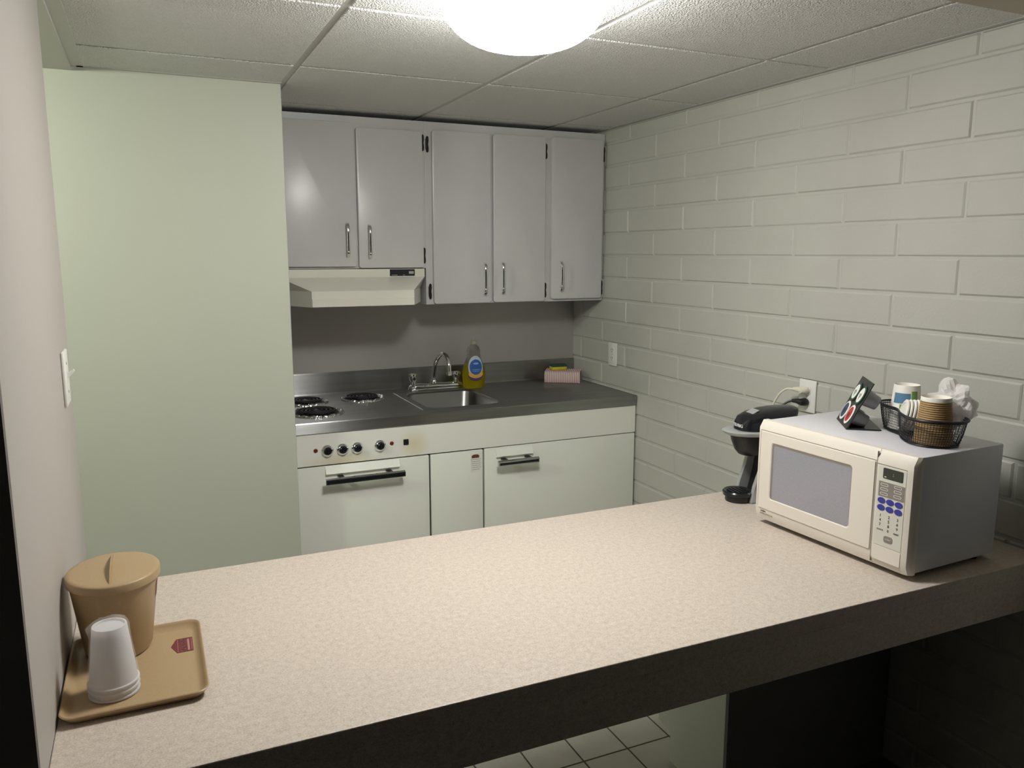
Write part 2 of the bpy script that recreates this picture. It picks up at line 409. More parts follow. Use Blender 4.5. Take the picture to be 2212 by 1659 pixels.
# second lamp, in the passage behind the partition
t = thing('ceiling_lamp', 'round white dome lamp on the plaster ceiling of the left passage', 'ceiling light', (-2.95, -1.45, 2.083))
bm = BM(); lathe(bm, [(0.13, 2.083), (0.13, 2.06), (0.11, 2.02), (0.07, 1.99), (0.01, 1.98)], -2.95, -1.45, 40, cap0=False); obj('lamp_shade', bm, 'opal_glass', t, smooth=True)
hl = point_lamp('lamp_bulb', (0, 0, -0.06), HALL_W, (0.90, 1.0, 0.78), 0.05); hl.parent = t

# ================================================================== UPPER CABINETS
def bow_pull(bm, x, y, zt, zb, wdt=0.0105, proj=0.026):
    pts = [(0.0, zb), (0.55, zb + 0.004), (0.92, zb + 0.022), (1.0, (zt + zb) / 2), (0.92, zt - 0.022), (0.55, zt - 0.004), (0.0, zt)]
    path = smooth_path([(x, y - proj * a, z) for a, z in pts], 5)
    rings = []
    for i, p in enumerate(path):
        tt = (path[min(i + 1, len(path) - 1)] - path[max(i - 1, 0)]).normalized(); nn = Vector((1, 0, 0)); bb = tt.cross(nn)
        hw = wdt * (0.62 if 0.12 < i / (len(path) - 1) < 0.88 else 0.5)
        rings.append([p + nn * (hw * math.cos(a)) + bb * (0.0032 * math.sin(a)) for a in [2 * PI * k / 12 for k in range(12)]])
    loops(bm, rings)
    for z in (zt - 0.018, zb + 0.018):
        tube(bm, [(x, y + 0.001, z), (x, y - proj * 0.9, z)], 0.004, 8)
def door(root, x0, x1, z0, z1, yf, hx, hz1, hz0):
    bm = BM(); v = prism(bm, rrect(x0, x1, z0, z1, 0.013, 6), yf + 0.018, yf + 0.004)
    i2 = rrect(x0 + 0.004, x1 - 0.004, z0 + 0.004, z1 - 0.004, 0.010, 6); o2 = rrect(x0, x1, z0, z1, 0.013, 6)
    loops(bm, [[(a, yf + 0.004, b_) for a, b_ in o2], [(a, yf + 0.001, b_) for a, b_ in rrect(x0 + 0.001, x1 - 0.001, z0 + 0.001, z1 - 0.001, 0.012, 6)], [(a, yf, b_) for a, b_ in i2]], cap0=False)
    d = obj('door', bm, 'cab_paint', root, smooth=True, angle=20)
    bm = BM(); bow_pull(bm, hx, yf, hz1, hz0); obj('handle', bm, 'chrome', d, smooth=True)
    return d
def hinge(root, x, z, yf, both=False):
    bm = BM()
    poly = [(-0.006, -0.030), (0, -0.034), (0.006, -0.030), (0.0075, -0.016), (0.0045, 0), (0.0075, 0.016), (0.006, 0.030), (0, 0.034), (-0.006, 0.030), (-0.0075, 0.016), (-0.0045, 0), (-0.0075, -0.016)]
    prism(bm, [(x + a * 0.8, z + b_) for a, b_ in poly], yf + 0.0175, yf + 0.0135)
    tube(bm, [(x - 0.006, yf + 0.012, z - 0.022), (x - 0.006, yf + 0.012, z + 0.022)], 0.0028, 8)
    for s in (-1, 1): disc(bm, (x + 0.001, yf + 0.0138, z + s * 0.018), 0.0022, (0, -1, 0), 0.0008, 10)
    obj('hinge', bm, 'hinge_bronze', root)
YF = -0.300
def cabinet(name, label, x0, x1, z0, z1, rails, doors, hinges):
    r = thing(name, label, 'cabinet', ((x0 + x1) / 2, -0.14, z0))
    bm = BM(); box(bm, x0, x1, YF + 0.036, -0.001, z0, z1)
    obj('cabinet_body', bm, 'cab_paint', r)
    bm = BM()
    for q in rails:
        a0, a1 = (q[2], q[3]) if q[1] - q[0] > 0.5 else (rails[0][3], rails[1][2])
        box(bm, q[0], q[1], YF + 0.018, YF + 0.0358, a0, a1)
    obj('face_frame', bm, 'cab_paint', r)
    for d in doors: door(r, *d)
    for h in hinges: hinge(r, *h)
    return r
cabinet('wall_cabinet', 'short grey wall cabinet with two doors above the range hood', -1.515, -0.8805, 1.472, 2.077,
        [(-1.515, -0.8805, 1.472, 1.50), (-1.515, -0.8805, 2.02, 2.077), (-1.515, -1.455, 1.472, 2.077), (-1.20, -1.15, 1.472, 2.077), (-0.915, -0.8805, 1.472, 2.077)],
        [(-1.468, -1.180, 1.480, 2.050, YF, -1.219, 1.655, 1.520), (-1.172, -0.893, 1.474, 2.034, YF, -1.128, 1.649, 1.514)],
        [(-0.8868, 1.990, YF), (-0.8868, 1.525, YF)])
cabinet('wall_cabinet', 'tall grey wall cabinet with three narrow doors in the right corner', -0.880, -0.004, 1.316, 2.077,
        [(-0.880, -0.004, 1.316, 1.35), (-0.880, -0.004, 2.02, 2.077), (-0.880, -0.83, 1.316, 2.077), (-0.60, -0.55, 1.316, 2.077), (-0.335, -0.27, 1.316, 2.077), (-0.035, -0.004, 1.316, 2.077)],
        [(-0.850, -0.583, 1.318, 2.043, YF, -0.6165, 1.491, 1.354), (-0.571, -0.3165, 1.319, 2.044, YF, -0.531, 1.495, 1.357), (-0.2845, -0.018, 1.327, 2.048, YF, -0.2375, 1.498, 1.364)],
        [(-0.8665, 1.985, YF), (-0.862, 1.372, YF), (-0.3085, 1.985, YF), (-0.3085, 1.368, YF), (-0.0105, 1.985, YF), (-0.0105, 1.375, YF)])

# ================================================================== RANGE HOOD
t = thing('range_hood', 'white enamel range hood with a sloped canopy under the short cabinet', 'range hood', (-1.1925, -0.15, 1.325))
bm = BM()
xl, xr = -1.492, -0.893; zt, zm, zl, zb = 1.470, 1.437, 1.388, 1.327; yb, y1, y2 = -0.002, -0.302, -0.450; tp = 0.094
rings = [[(xl, yb, z), (xr, yb, z), (xr, y1, z), (xl, y1, z)] for z in (zt, zm)]
def tap(z, f): return [(xl, yb, z), (xr, yb, z), (xr, y1 + 0.06 * f, z), (xr - tp * f, y1 + (y2 - y1) * f, z), (xl + tp * f, y1 + (y2 - y1) * f, z), (xl, y1 + 0.06 * f, z)]
loops(bm, [[(xl, yb, z), (xr, yb, z), (xr, y1 + e, z), (xr - 0.0001, y1, z), (xl + 0.0001, y1, z), (xl, y1 + e, z)] for z, e in ((zt, 0.001), (zm, 0.001))] + [tap(zl, 1.0), tap(zb, 1.0)])
for e in [e for e in bm.edges if e.calc_length() < 0.02]: pass
obj('canopy', bm, 'hood_enamel', t)
bm = BM(); box(bm, xl + tp + 0.0, xr - tp, y2 - 0.0035, y2 + 0.001, zb, zb + 0.033, 0.0015, 1); obj('front_lip', bm, 'hood_enamel', t)
bm = BM(); box(bm, -1.045, -0.937, y1 - 0.0025, y1 + 0.002, 1.4405, 1.468, 0.0008, 1); cp = obj('control_panel', bm, 'black_plastic', t)
bm = BM(); box(bm, -0.963, -0.942, y1 - 0.0040, y1 - 0.002, 1.449, 1.460); obj('badge', bm, 'silver_plastic', cp)
for a_, b_ in ((-1.037, -1.013), (-0.989, -0.98)):
    bm = BM(); box(bm, a_, b_, y1 - 0.0032, y1 - 0.002, 1.4435, 1.4455); obj('print', bm, 'silver_plastic', cp)

# ================================================================== KITCHENETTE BASE
t = thing('kitchenette', 'white enamel kitchenette unit with oven door, four knobs and small refrigerator', 'kitchen unit', (-0.76, -0.3, 0.0))
bm = BM(); box(bm, -1.514, -0.006, -0.58, -0.003, 0.09, 0.80); box(bm, -1.514, -1.505, -0.598, -0.5, 0.09, 0.80)
box(bm, -1.514, -0.006, -0.53, -0.01, 0.0, 0.09)
obj('cabinet_body', bm, 'dark_gap', t)
bm = BM(); box(bm, -1.514, -0.006, -0.600, -0.575, 0.7375, 0.861, 0.0015, 1); fa = obj('control_fascia', bm, 'fascia_enamel', t)
bm = BM(); box(bm, -1.510, -0.985, -0.600, -0.580, 0.095, 0.7325, 0.003, 2); ov = obj('oven_door', bm, 'enamel', t, smooth=True)
bm = BM(); box(bm, -0.9775, -0.750, -0.600, -0.580, 0.095, 0.7325, 0.003, 2); pn = obj('center_panel', bm, 'enamel', t, smooth=True)
bm = BM(); box(bm, -0.7425, -0.008, -0.600, -0.580, 0.095, 0.7340, 0.003, 2); fr = obj('refrigerator_door', bm, 'enamel', t, smooth=True)
def pull(par, x0, x1, z, posts):
    bm = BM()
    prism(bm, [(-0.600, z + 0.052), (-0.6135, z + 0.022), (-0.600, z + 0.015)], x0 + 0.008, x1 - 0.012, 'x')
    obj('handle_backplate', bm, 'enamel', par)
    bm = BM()
    prism(bm, [(-0.640, z + 0.013), (-0.648, z + 0.008), (-0.648, z - 0.010), (-0.640, z - 0.013), (-0.634, z - 0.010), (-0.634, z + 0.011)], x0, x1, 'x')
    h = obj('handle', bm, 'chrome', par)
    bm = BM(); box(bm, x0 + 0.006, x1 - 0.004, -0.6486, -0.6478, z - 0.0065, z + 0.0035); obj('handle_inlay', bm, 'black_gloss', h)
    for px_ in posts:
        bm = BM(); box(bm, px_ - 0.010, px_ + 0.010, -0.636, -0.599, z + 0.006, z + 0.012); obj('bracket', bm, 'black_plastic', h)
pull(ov, -1.408, -1.098, 0.681, (-1.345, -1.155))
pull(fr, -0.700, -0.512, 0.6745, (-0.66, -0.55))
for kx in (-1.390, -1.332, -1.275, -1.185):
    bm = BM()
    def ring_y(bm, x, z, prof, n=32): return loops(bm, [[(x + r * math.cos(2 * PI * k / n), y, z + r * math.sin(2 * PI * k / n)) for k in range(n)] for r, y in prof])
    ring_y(bm, kx, 0.793, [(0.0225, -0.5995), (0.0238, -0.602), (0.0225, -0.606), (0.0155, -0.612)]); kn = obj('knob', bm, 'chrome', t, smooth=True)
    bm = BM(); ring_y(bm, kx, 0.793, [(0.0132, -0.6110), (0.0125, -0.618), (0.0105, -0.620)]); box(bm, kx - 0.002, kx + 0.002, -0.624, -0.616, 0.783, 0.803, 0.001, 1)
    obj('knob_cap', bm, 'black_gloss', kn, smooth=True)
for kx in (-1.434, -1.138):
    bm = BM(); ring_y(bm, kx, 0.797, [(0.0080, -0.5995), (0.0078, -0.602), (0.005, -0.604)]); obj('indicator_light', bm, 'lamp_red', t, smooth=True)
bm = BM(); box(bm, -1.0905, -1.0695, -0.604, -0.599, 0.785, 0.808, 0.0015, 1); obj('rocker_switch', bm, 'black_plastic', t)
bm = BM(); box(bm, -0.806, -0.7565, -0.6008, -0.6, 0.640, 0.718); st = obj('paper_label', bm, 'enamel', pn)
bm = BM(); prism(bm, [(-0.801, 0.700), (-0.801, 0.710), (-0.793, 0.7145), (-0.775, 0.7145), (-0.768, 0.710), (-0.768, 0.700)], -0.6013, -0.6007); obj('print', bm, 'sticker_brown', st)
bm = BM()
for i in range(6):
    z = 0.693 - i * 0.0085; x = -0.803 + (0.002 if i > 1 else 0)
    while x < (-0.762 if i < 5 else -0.772):
        l = random.uniform(0.004, 0.010); box(bm, x, min(x + l, -0.760), -0.6013, -0.6007, z, z + 0.0018); x += l + 0.0015
obj('print', bm, 'print_gray', st)

# ================================================================== STEEL WORKTOP WITH SINK
t = thing('worktop', 'brushed stainless steel worktop with a sink basin over the kitchenette', 'worktop', (-0.76, -0.3, 0.862))
bm = BM()
X0, X1, YA, YB = -1.514, -0.0045, -0.605, -0.016
sx0, sx1, sy0, sy1 = -0.950, -0.625, -0.515, -0.150
qx0, qx1, qy0, qy1 = -0.990, -0.585, -0.550, -0.105
def ringplate(bm, outer, inner, z, z2=None):
    z2 = z if z2 is None else z2
    loops(bm, [[(a, b_, z) for a, b_ in outer], [(a, b_, z2) for a, b_ in inner]], False, False)
N = 8
outer = []
for q in rrect(0, 1, 0, 1, 0.0001, N): outer.append(q)
sq = rrect(qx0, qx1, qy0, qy1, 0.0002, N)
ringplate(bm, sq, rrect(qx0 + 0.004, qx1 - 0.004, qy0 + 0.004, qy1 - 0.004, 0.02, N), ZK, ZK + 0.0018)
ringplate(bm, rrect(qx0 + 0.004, qx1 - 0.004, qy0 + 0.004, qy1 - 0.004, 0.02, N), rrect(qx0 + 0.008, qx1 - 0.008, qy0 + 0.008, qy1 - 0.008, 0.02, N), ZK + 0.0018, ZK)
ringplate(bm, rrect(qx0 + 0.008, qx1 - 0.008, qy0 + 0.008, qy1 - 0.008, 0.02, N), rrect(sx0 - 0.006, sx1 + 0.006, sy0 - 0.006, sy1 + 0.006, 0.055, N), ZK, ZK)
def quad(bm, x0, x1, y0, y1, z): bm.faces.new([bm.verts.new(p) for p in ((x0, y0, z), (x1, y0, z), (x1, y1, z), (x0, y1, z))])
quad(bm, X0, qx0, YA + 0.006, YB, ZK); quad(bm, qx1, X1, YA + 0.006, YB, ZK)
quad(bm, qx0, qx1, YA + 0.006, qy0, ZK); quad(bm, qx0, qx1, qy1, YB, ZK)
prism(bm, [(YA + 0.006, ZK), (YA + 0.002, ZK - 0.001), (YA, ZK - 0.005), (YA, 0.864), (YA + 0.002, 0.862), (YA + 0.02, 0.862), (YA + 0.02, ZK - 0.004)], X0, X1, 'x')
prism(bm, [(YB, ZK - 0.001), (YB, ZK), (YB + 0.003, ZK + 0.006), (YB + 0.004, 1.000), (YB + 0.007, 1.005), (-0.002, 1.005), (-0.002, ZK - 0.001)], X0, X1, 'x')
obj('steel_top', bm, 'steel', t)
bm = BM()
R2 = lambda d, r: rrect(sx0 + d, sx1 - d, sy0 + d, sy1 - d, r, N)
loops(bm, [[(a, b_, z) for a, b_ in R2(d, r)] for d, r, z in ((-0.006, 0.055, ZK), (-0.001, 0.052, ZK - 0.002), (0.002, 0.05, ZK - 0.008), (0.012, 0.05, ZK - 0.125), (0.022, 0.05, ZK - 0.142), (0.05, 0.04, ZK - 0.15))], False, True)
obj('sink_basin', bm, 'steel_basin', t, smooth=True, angle=60)
bm = BM(); lathe(bm, [(0.038, ZK - 0.1495), (0.04, ZK - 0.148), (0.026, ZK - 0.149), (0.02, ZK - 0.1495)], -0.787, -0.33, 28); obj('drain', bm, 'chrome', t, smooth=True)

# burners
def burner(cx, cy, r, label):
    b_ = thing('stove_burner', label, 'burner', (cx, cy, ZK), group=None)
    bm = BM(); rings = []; n = 96
    for rr, zz, am in ((r * 1.0, 0.0006, 0.3), (r * 0.985, 0.007, 1.0), (r * 0.94, 0.010, 1.2), (r * 0.86, 0.006, 1.2), (r * 0.80, 0.0012, 0.4)):
        ring = []
        for k in range(n):
            a = 2 * PI * k / n; q = noise.noise(Vector((cx * 9 + 6 * math.cos(a), cy * 9 + 6 * math.sin(a), rr * 60))) ; q2 = noise.noise(Vector((20 * math.cos(a), 20 * math.sin(a), cx * 5 + rr * 90)))
            ring.append((cx + (rr + 0.003 * am * q2) * math.cos(a), cy + (rr + 0.003 * am * q2) * math.sin(a), ZK + max(0.0004, zz + 0.0035 * am * (q + 0.6 * q2))))
        rings.append(ring)
    loops(bm, rings, False, False); obj('foil_ring', bm, 'crinkled_foil', b_)
    bm = BM(); lathe(bm, [(r * 0.82, ZK + 0.0028), (r * 0.3, ZK + 0.0012), (r * 0.1, ZK + 0.001)], cx, cy, 40, cap0=False); obj('drip_pan', bm, 'burner_well', b_)
    bm = BM(); pts = []
    for k in range(150):
        f_ = k / 149; a = 2 * PI * 3.6 * f_; rr = r * (0.20 + 0.56 * f_); pts.append((cx + rr * math.cos(a), cy + rr * math.sin(a), ZK + 0.0125))
    tube(bm, pts, 0.0042, 8); lathe(bm, [(0.016, ZK + 0.009), (0.016, ZK + 0.0125), (0.01, ZK + 0.014)], cx, cy, 20)
    obj('coil', bm, 'coil_black', b_, smooth=True)
    bm = BM()
    for k in range(3):
        a = 2 * PI * k / 3 + 0.5; tube(bm, [(cx, cy, ZK + 0.0065), (cx + r * 0.80 * math.cos(a), cy + r * 0.80 * math.sin(a), ZK + 0.0065)], 0.002, 6)
    obj('coil_support', bm, 'chrome', b_)
    return b_
burner(-1.392, -0.438, 0.104, 'coil burner with crinkled foil ring nearest the front edge of the worktop')
burner(-1.392, -0.190, 0.094, 'coil burner with foil ring at back left, behind the front burner')
burner(-1.150, -0.195, 0.094, 'lone right-hand coil burner with foil ring, nearest the sink')

# faucet
t = thing('faucet', 'chrome two-handle faucet with a high curved spout behind the sink', 'faucet', (-0.775, -0.085, ZK))
bm = BM()
rings = []
for f_, hw, h in ((0, 0.010, 0.014), (0.03, 0.020, 0.026), (0.12, 0.026, 0.034), (0.35, 0.022, 0.030), (0.5, 0.024, 0.034), (0.65, 0.022, 0.030), (0.88, 0.026, 0.034), (0.97, 0.020, 0.026), (1, 0.010, 0.014)):
    x = -0.907 + 0.264 * f_
    rings.append([(x, -0.085 + hw * math.cos(2 * PI * k / 20), ZK + 0.0015 + h / 2 + h / 2 * math.sin(2 * PI * k / 20)) for k in range(20)])
loops(bm, rings); box(bm, -0.900, -0.650, -0.107, -0.063, ZK, ZK + 0.010, 0.004, 2)
obj('faucet_body', bm, 'chrome', t, smooth=True, angle=60)
bm = BM(); tube(bm, smooth_path([(-0.785, -0.085, ZK + 0.03), (-0.785, -0.088, ZK + 0.075), (-0.785, -0.125, ZK + 0.140), (-0.785, -0.20, ZK + 0.180), (-0.785, -0.265, ZK + 0.175), (-0.785, -0.292, ZK + 0.145), (-0.785, -0.298, ZK + 0.110)], 8), 0.0095, 14)
tube(bm, [(-0.785, -0.298, ZK + 0.114), (-0.785, -0.2985, ZK + 0.096)], 0.012, 14); lathe(bm, [(0.016, ZK + 0.030), (0.014, ZK + 0.045), (0.010, ZK + 0.05)], -0.785, -0.085, 20)
obj('spout', bm, 'chrome', t, smooth=True)
for hx in (-0.884, -0.674):
    bm = BM(); lathe(bm, [(0.012, ZK + 0.030), (0.011, ZK + 0.042), (0.016, ZK + 0.050), (0.019, ZK + 0.068), (0.017, ZK + 0.078), (0.008, ZK + 0.081)], hx, -0.085, 24)
    for k in range(4):
        a = PI / 2 * k + 0.6; tube(bm, [(hx, -0.085, ZK + 0.066), (hx + 0.024 * math.cos(a), -0.085 + 0.024 * math.sin(a), ZK + 0.072)], [0.006, 0.0055], 8)
    obj('handle', bm, 'chrome', t, smooth=True)

# dish soap bottle
t = thing('soap_bottle', 'clear dish soap bottle half full of yellow liquid with a blue oval label', 'bottle', (-0.600, -0.125, ZK))
bx_, by_ = -0.600, -0.125
prof = [(0.001, 0.046, 0.024), (0.006, 0.051, 0.027), (0.03, 0.054, 0.028), (0.065, 0.057, 0.028), (0.095, 0.054, 0.027), (0.125, 0.042, 0.024), (0.15, 0.032, 0.021), (0.165, 0.031, 0.021), (0.18, 0.032, 0.021), (0.193, 0.027, 0.019), (0.203, 0.016, 0.014), (0.210, 0.012, 0.012)]
def bot(bm, zs, shr, c1=True):
    loft(bm, [(ZK + z, bx_, by_, rx - shr, ry - shr, 2.3) for z, rx, ry in zs], 36, cap1=c1)
bm = BM(); bot(bm, prof, 0); obj('bottle_body', bm, 'clear_bottle', t, smooth=True)
bm = BM(); bot(bm, [(z + 0.0015, a, b_) for z, a, b_ in prof[:5]] + [(0.113, 0.047, 0.0255)], 0.0015); obj('liquid', bm, 'soap', t, smooth=True)
bm = BM(); lathe(bm, [(0.013, ZK + 0.208), (0.0135, ZK + 0.224), (0.007, ZK + 0.227), (0.006, ZK + 0.238), (0.004, ZK + 0.240)], bx_, by_, 24); obj('cap', bm, 'clear_cap', t, smooth=True)
def decal(zc, hw, hh, lift, m_, t_, y_mid=None, x_off=0.0, name='label_patch', p=2.0):
    bm = BM(); n = 30; rings = []
    def surf(x, z):
        zz = max(0.006, min(0.2, z)); rx = ry = None
        for (z0, a0, b0), (z1, a1, b1) in zip(prof, prof[1:]):
            if z0 <= zz <= z1: f_ = (zz - z0) / (z1 - z0); rx = a0 + (a1 - a0) * f_; ry = b0 + (b1 - b0) * f_; break
        u = min(0.97, abs(x) / rx); return by_ - (ry * (1 - u ** 2.3) ** (1 / 2.3)) - lift
    for r in (0.02, 0.35, 0.6, 0.8, 1.0):
        ring = []
        for k in range(n):
            a = 2 * PI * k / n; c, s = math.cos(a), math.sin(a)
            x = x_off + hw * r * math.copysign(abs(c) ** (2 / p), c); z = zc + hh * r * math.copysign(abs(s) ** (2 / p), s)
            ring.append((bx_ + x, surf(x, z), ZK + z))
        rings.append(ring)
    loops(bm, rings, True, False); return obj(name, bm, m_, t_, smooth=True)
lb = decal(0.098, 0.036, 0.058, 0.0008, 'label_pale', t, name='label')
decal(0.062, 0.0345, 0.0235, 0.0016, 'label_purple', lb, name='print'); decal(0.071, 0.036, 0.020, 0.0021, 'label_orange', lb, name='print'); decal(0.103, 0.031, 0.036, 0.0026, 'label_blue', lb, name='print')
decal(0.120, 0.014, 0.0045, 0.0031, 'label_sky', lb, name='print'); decal(0.091, 0.024, 0.0014, 0.0031, 'label_sky', lb, name='print'); decal(0.084, 0.018, 0.0012, 0.0031, 'label_sky', lb, name='print')

# towel and sponge
TW = Matrix.Translation((-0.122, -0.122, ZK)) @ Matrix.Rotation(math.radians(-33), 4, 'Z')
t = thing('kitchen_towel', 'folded pink and white striped towel in the corner of the worktop', 'towel', (-0.122, -0.122, ZK), math.radians(-33))
t.scale = (1.06, 1.1, 1.22)
bm = BM()
for k in range(4):
    z0 = 0.0005 + k * 0.0112; dw = (0, 0.002, 0.001, 0.003)[k]
    prof2 = []
    for i in range(9):
        a = PI / 2 + PI * i / 8; prof2.append((-0.050 + dw - 0.0055 * 0 + 0.0055 * math.cos(a), z0 + 0.0056 + 0.0056 * math.sin(a)))
    prof2 += [(0.050 - dw, z0), (0.052 - dw, z0 + 0.0056), (0.050 - dw, z0 + 0.0112)]
    rings = []
    for i in range(25):
        x = -0.080 + 0.160 * i / 24; rings.append([(x, a_, b_ + 0.0008 * math.sin(i * 1.3 + k) * (k / 3.0)) for a_, b_ in prof2])
    loops(bm, rings)
# rounded fold wrapping the front edge
rings = []
for i in range(25):
    x = -0.081 + 0.162 * i / 24; ring = []
    for j in range(13):
        a = PI / 2 + PI * j / 12; ring.append((x, -0.048 + 0.012 * math.cos(a), 0.0235 + 0.0232 * math.sin(a)))
    ring += [(x, -0.02, 0.0008), (x, 0.045, 0.0462)]
    rings.append([ring[k] for k in range(len(ring) - 1)] + [(x, 0.048, 0.0450)] + [(x, 0.048, 0.0466)])
loops(bm, rings)
obj('towel_cloth', bm, 'towel_stripe', t, world=False, smooth=True)
SR = math.radians(-6)
t = thing('sponge', 'yellow sponge with a dark green scouring side lying on the striped towel', 'sponge', (-0.142, -0.105, ZK + 0.0582), SR)
bm = BM(); box(bm, -0.038, 0.038, -0.024, 0.024, 0.0, 0.0165, 0.003, 2); obj('foam', bm, 'sponge_yellow', t, world=False, smooth=True)
bm = BM(); box(bm, -0.038, 0.038, -0.024, 0.024, 0.0165, 0.0265, 0.0015, 1); obj('scouring_pad', bm, 'scour_green', t, world=False)

# ================================================================== WALL OUTLETS AND SWITCH
def outlet(label, yc, zc):
    r = thing('wall_outlet', label, 'outlet', (-0.0015, yc, zc))
    bm = BM(); box(bm, -0.0075, -0.0012, yc - 0.0365, yc + 0.0365, zc - 0.054, zc + 0.054, 0.003, 2); obj('outlet_plate', bm, 'white_plastic', r, smooth=True)
    for s in (-1, 1):
        bm = BM(); pts = rrect(yc - 0.0165, yc + 0.0165, zc + s * 0.0195 - 0.0145, zc + s * 0.0195 + 0.0145, 0.009, 5)
        prism(bm, pts, -0.0095, -0.0072, 'x'); f = obj('receptacle', bm, 'white_plastic', r)
        bm = BM(); zz = zc + s * 0.0195
        for dy in (-0.006, 0.006): box(bm, -0.0099, -0.0094, yc + dy - 0.0012, yc + dy + 0.0012, zz - 0.002, zz + 0.007)
        box(bm, -0.0099, -0.0094, yc - 0.0022, yc + 0.0022, zz - 0.0095, zz - 0.0055); obj('slot', bm, 'print_dark', f)
    bm = BM(); disc(bm, (-0.0074, yc, zc), 0.003, (-1, 0, 0), 0.0008, 12); obj('screw', bm, 'silver_plastic', r)
    return r
outlet('white duplex wall outlet with nothing plugged in, above the steel worktop', -0.3915, 1.068)
outlet('white duplex wall outlet with two cords plugged in behind the microwave', -1.6155, 1.070)
def plug(name, label, m_, zp, pts, cup):
    r = thing(name, label, 'power cord', (-0.0105, -1.6155, zp))
    bm = BM()
    loops(bm, [[(x, -1.6155 + dy + a * math.cos(2 * PI * k / 16), zp + a * 0.85 * math.sin(2 * PI * k / 16)) for k in range(16)] for x, a, dy in ((-0.0102, 0.014, 0), (-0.016, 0.0155, 0), (-0.030, 0.014, 0.002), (-0.036, 0.010, 0.004))])
    tube(bm, [(-0.026, -1.612, zp), (-0.034, -1.598, zp + 0.002), (-0.040, -1.585, zp + 0.001)], [0.012, 0.0085, 0.006], 12)
    obj('plug', bm, m_, r, smooth=True)
    bm = BM(); tube(bm, smooth_path([(-0.038, -1.588, zp + 0.001)] + pts, 8), 0.0036, 8); obj('cord', bm, m_, r, smooth=True)
plug('power_cord', 'white cord and plug in the upper socket behind the microwave', 'cord_white', 1.0895,
     [(-0.050, -1.560, 1.086), (-0.060, -1.535, 1.055), (-0.065, -1.525, 1.00), (-0.07, -1.60, 0.88), (-0.075, -1.80, 0.806), (-0.085, -1.95, 0.806), (-0.12, -2.0, 0.85)], None)
plug('power_cord', 'black cord and plug in the lower socket behind the microwave', 'black_plastic', 1.0505,
     [(-0.050, -1.575, 1.046), (-0.075, -1.56, 1.02), (-0.095, -1.57, 0.97), (-0.11, -1.64, 0.87), (-0.13, -1.74, 0.815), (-0.17, -1.80, 0.815)], None)
r = thing('light_switch', 'white toggle light switch plate on the partition at far left', 'light switch', (-2.148, -1.635, 1.27))
bm = BM(); box(bm, -2.1478, -2.1415, -1.678, -1.594, 1.212, 1.329, 0.003, 2); p_ = obj('switch_plate', bm, 'white_plastic', r, smooth=True)
bm = BM(); box(bm, -2.1425, -2.1405, -1.642, -1.630, 1.258, 1.284); prism(bm, [(-2.142, 1.267), (-2.142, 1.279), (-2.129, 1.288), (-2.126, 1.284)], -1.640, -1.632); obj('toggle', bm, 'white_plastic', r)
for z in (1.240, 1.301):
    bm = BM(); disc(bm, (-2.1416, -1.636, z), 0.003, (1, 0, 0), 0.0008, 10); obj('screw', bm, 'print_gray', r)

# ================================================================== PENINSULA
t = thing('peninsula_counter', 'long speckled beige laminate peninsula counter in the foreground', 'counter', (-1.07, -2.04, 0.688))
bm = BM(); box(bm, -2.1475, -0.0015, -2.428, -1.657, 0.762, ZP, 0.002, 2)
obj('counter_top', bm, 'laminate', t)
bm = BM(); box(bm, -2.1475, -0.0015, -2.4275, -2.407, 0.676, 0.7625, 0.001, 1); obj('apron', bm, 'laminate', t)
bm = BM(); box(bm, -2.1475, -0.0015, -1.68, -1.658, 0.71, 0.7625, 0.001, 1); obj('rear_apron', bm, 'laminate', t)
t = thing('base_cabinet', 'white base cabinet with a dark back panel under the peninsula', 'cabinet', (-0.31, -1.85, 0))
bm = BM(); box(bm, -0.613, -0.004, -1.998, -1.708, 0.10, 0.7615); box(bm, -0.610, -0.004, -1.99, -1.75, 0.0, 0.10); obj('cabinet_body', bm, 'enamel', t)
bm = BM(); box(bm, -0.611, -0.306, -1.7065, -1.688, 0.105, 0.70, 0.003, 2); obj('door', bm, 'enamel', t)
bm = BM(); box(bm, -0.303, -0.008, -1.7065, -1.688, 0.105, 0.70, 0.003, 2); obj('door', bm, 'enamel', t)
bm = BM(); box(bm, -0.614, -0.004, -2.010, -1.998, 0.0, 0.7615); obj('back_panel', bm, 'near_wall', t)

# ================================================================== MICROWAVE
MWR = math.atan2(-0.9989, 0.0467)
mw = thing('microwave', 'white countertop microwave oven with ivory door and keypad on the counter', 'microwave', (-0.474, -1.923, ZP), MWR)
Wd, Dp, H0, H1 = 0.4705, 0.318, 0.014, 0.2895
bm = BM(); box(bm, 0.003, Wd - 0.003, 0.022, Dp, H0 + 0.001, H1 - 0.001, 0.004, 2); obj('case', bm, 'mw_white', mw, world=False, smooth=True)
def yfront(z):   # the front bulges a little toward its lower third
    return -0.004
def slab(bm, u0, u1, z0, z1, proud=0.0, back=0.024, rr=0.0, nz=14, rl=0.0):
    rings = []
    for i in range(nz + 1):
        z = z0 + (z1 - z0) * i / nz; e = 0.0
        if z > H1 - 0.012: e = 0.012 - math.sqrt(max(0, 0.012 ** 2 - (z - (H1 - 0.012)) ** 2))
        if z < H0 + 0.008: e = 0.008 - math.sqrt(max(0, 0.008 ** 2 - ((H0 + 0.008) - z) ** 2))
        y = min(back - 0.001, yfront(z) - proud + e)
        if rr: rings.append([(u0, back, z), (u0, y, z), (u1 - rr, y, z), (u1 - rr * 0.35, y + rr * 0.18, z), (u1, y + rr * 0.75, z), (u1, back, z)])
        else: rings.append([(u0, back, z), (u0, y, z), (u1, y, z), (u1, back, z)])
    loops(bm, rings)
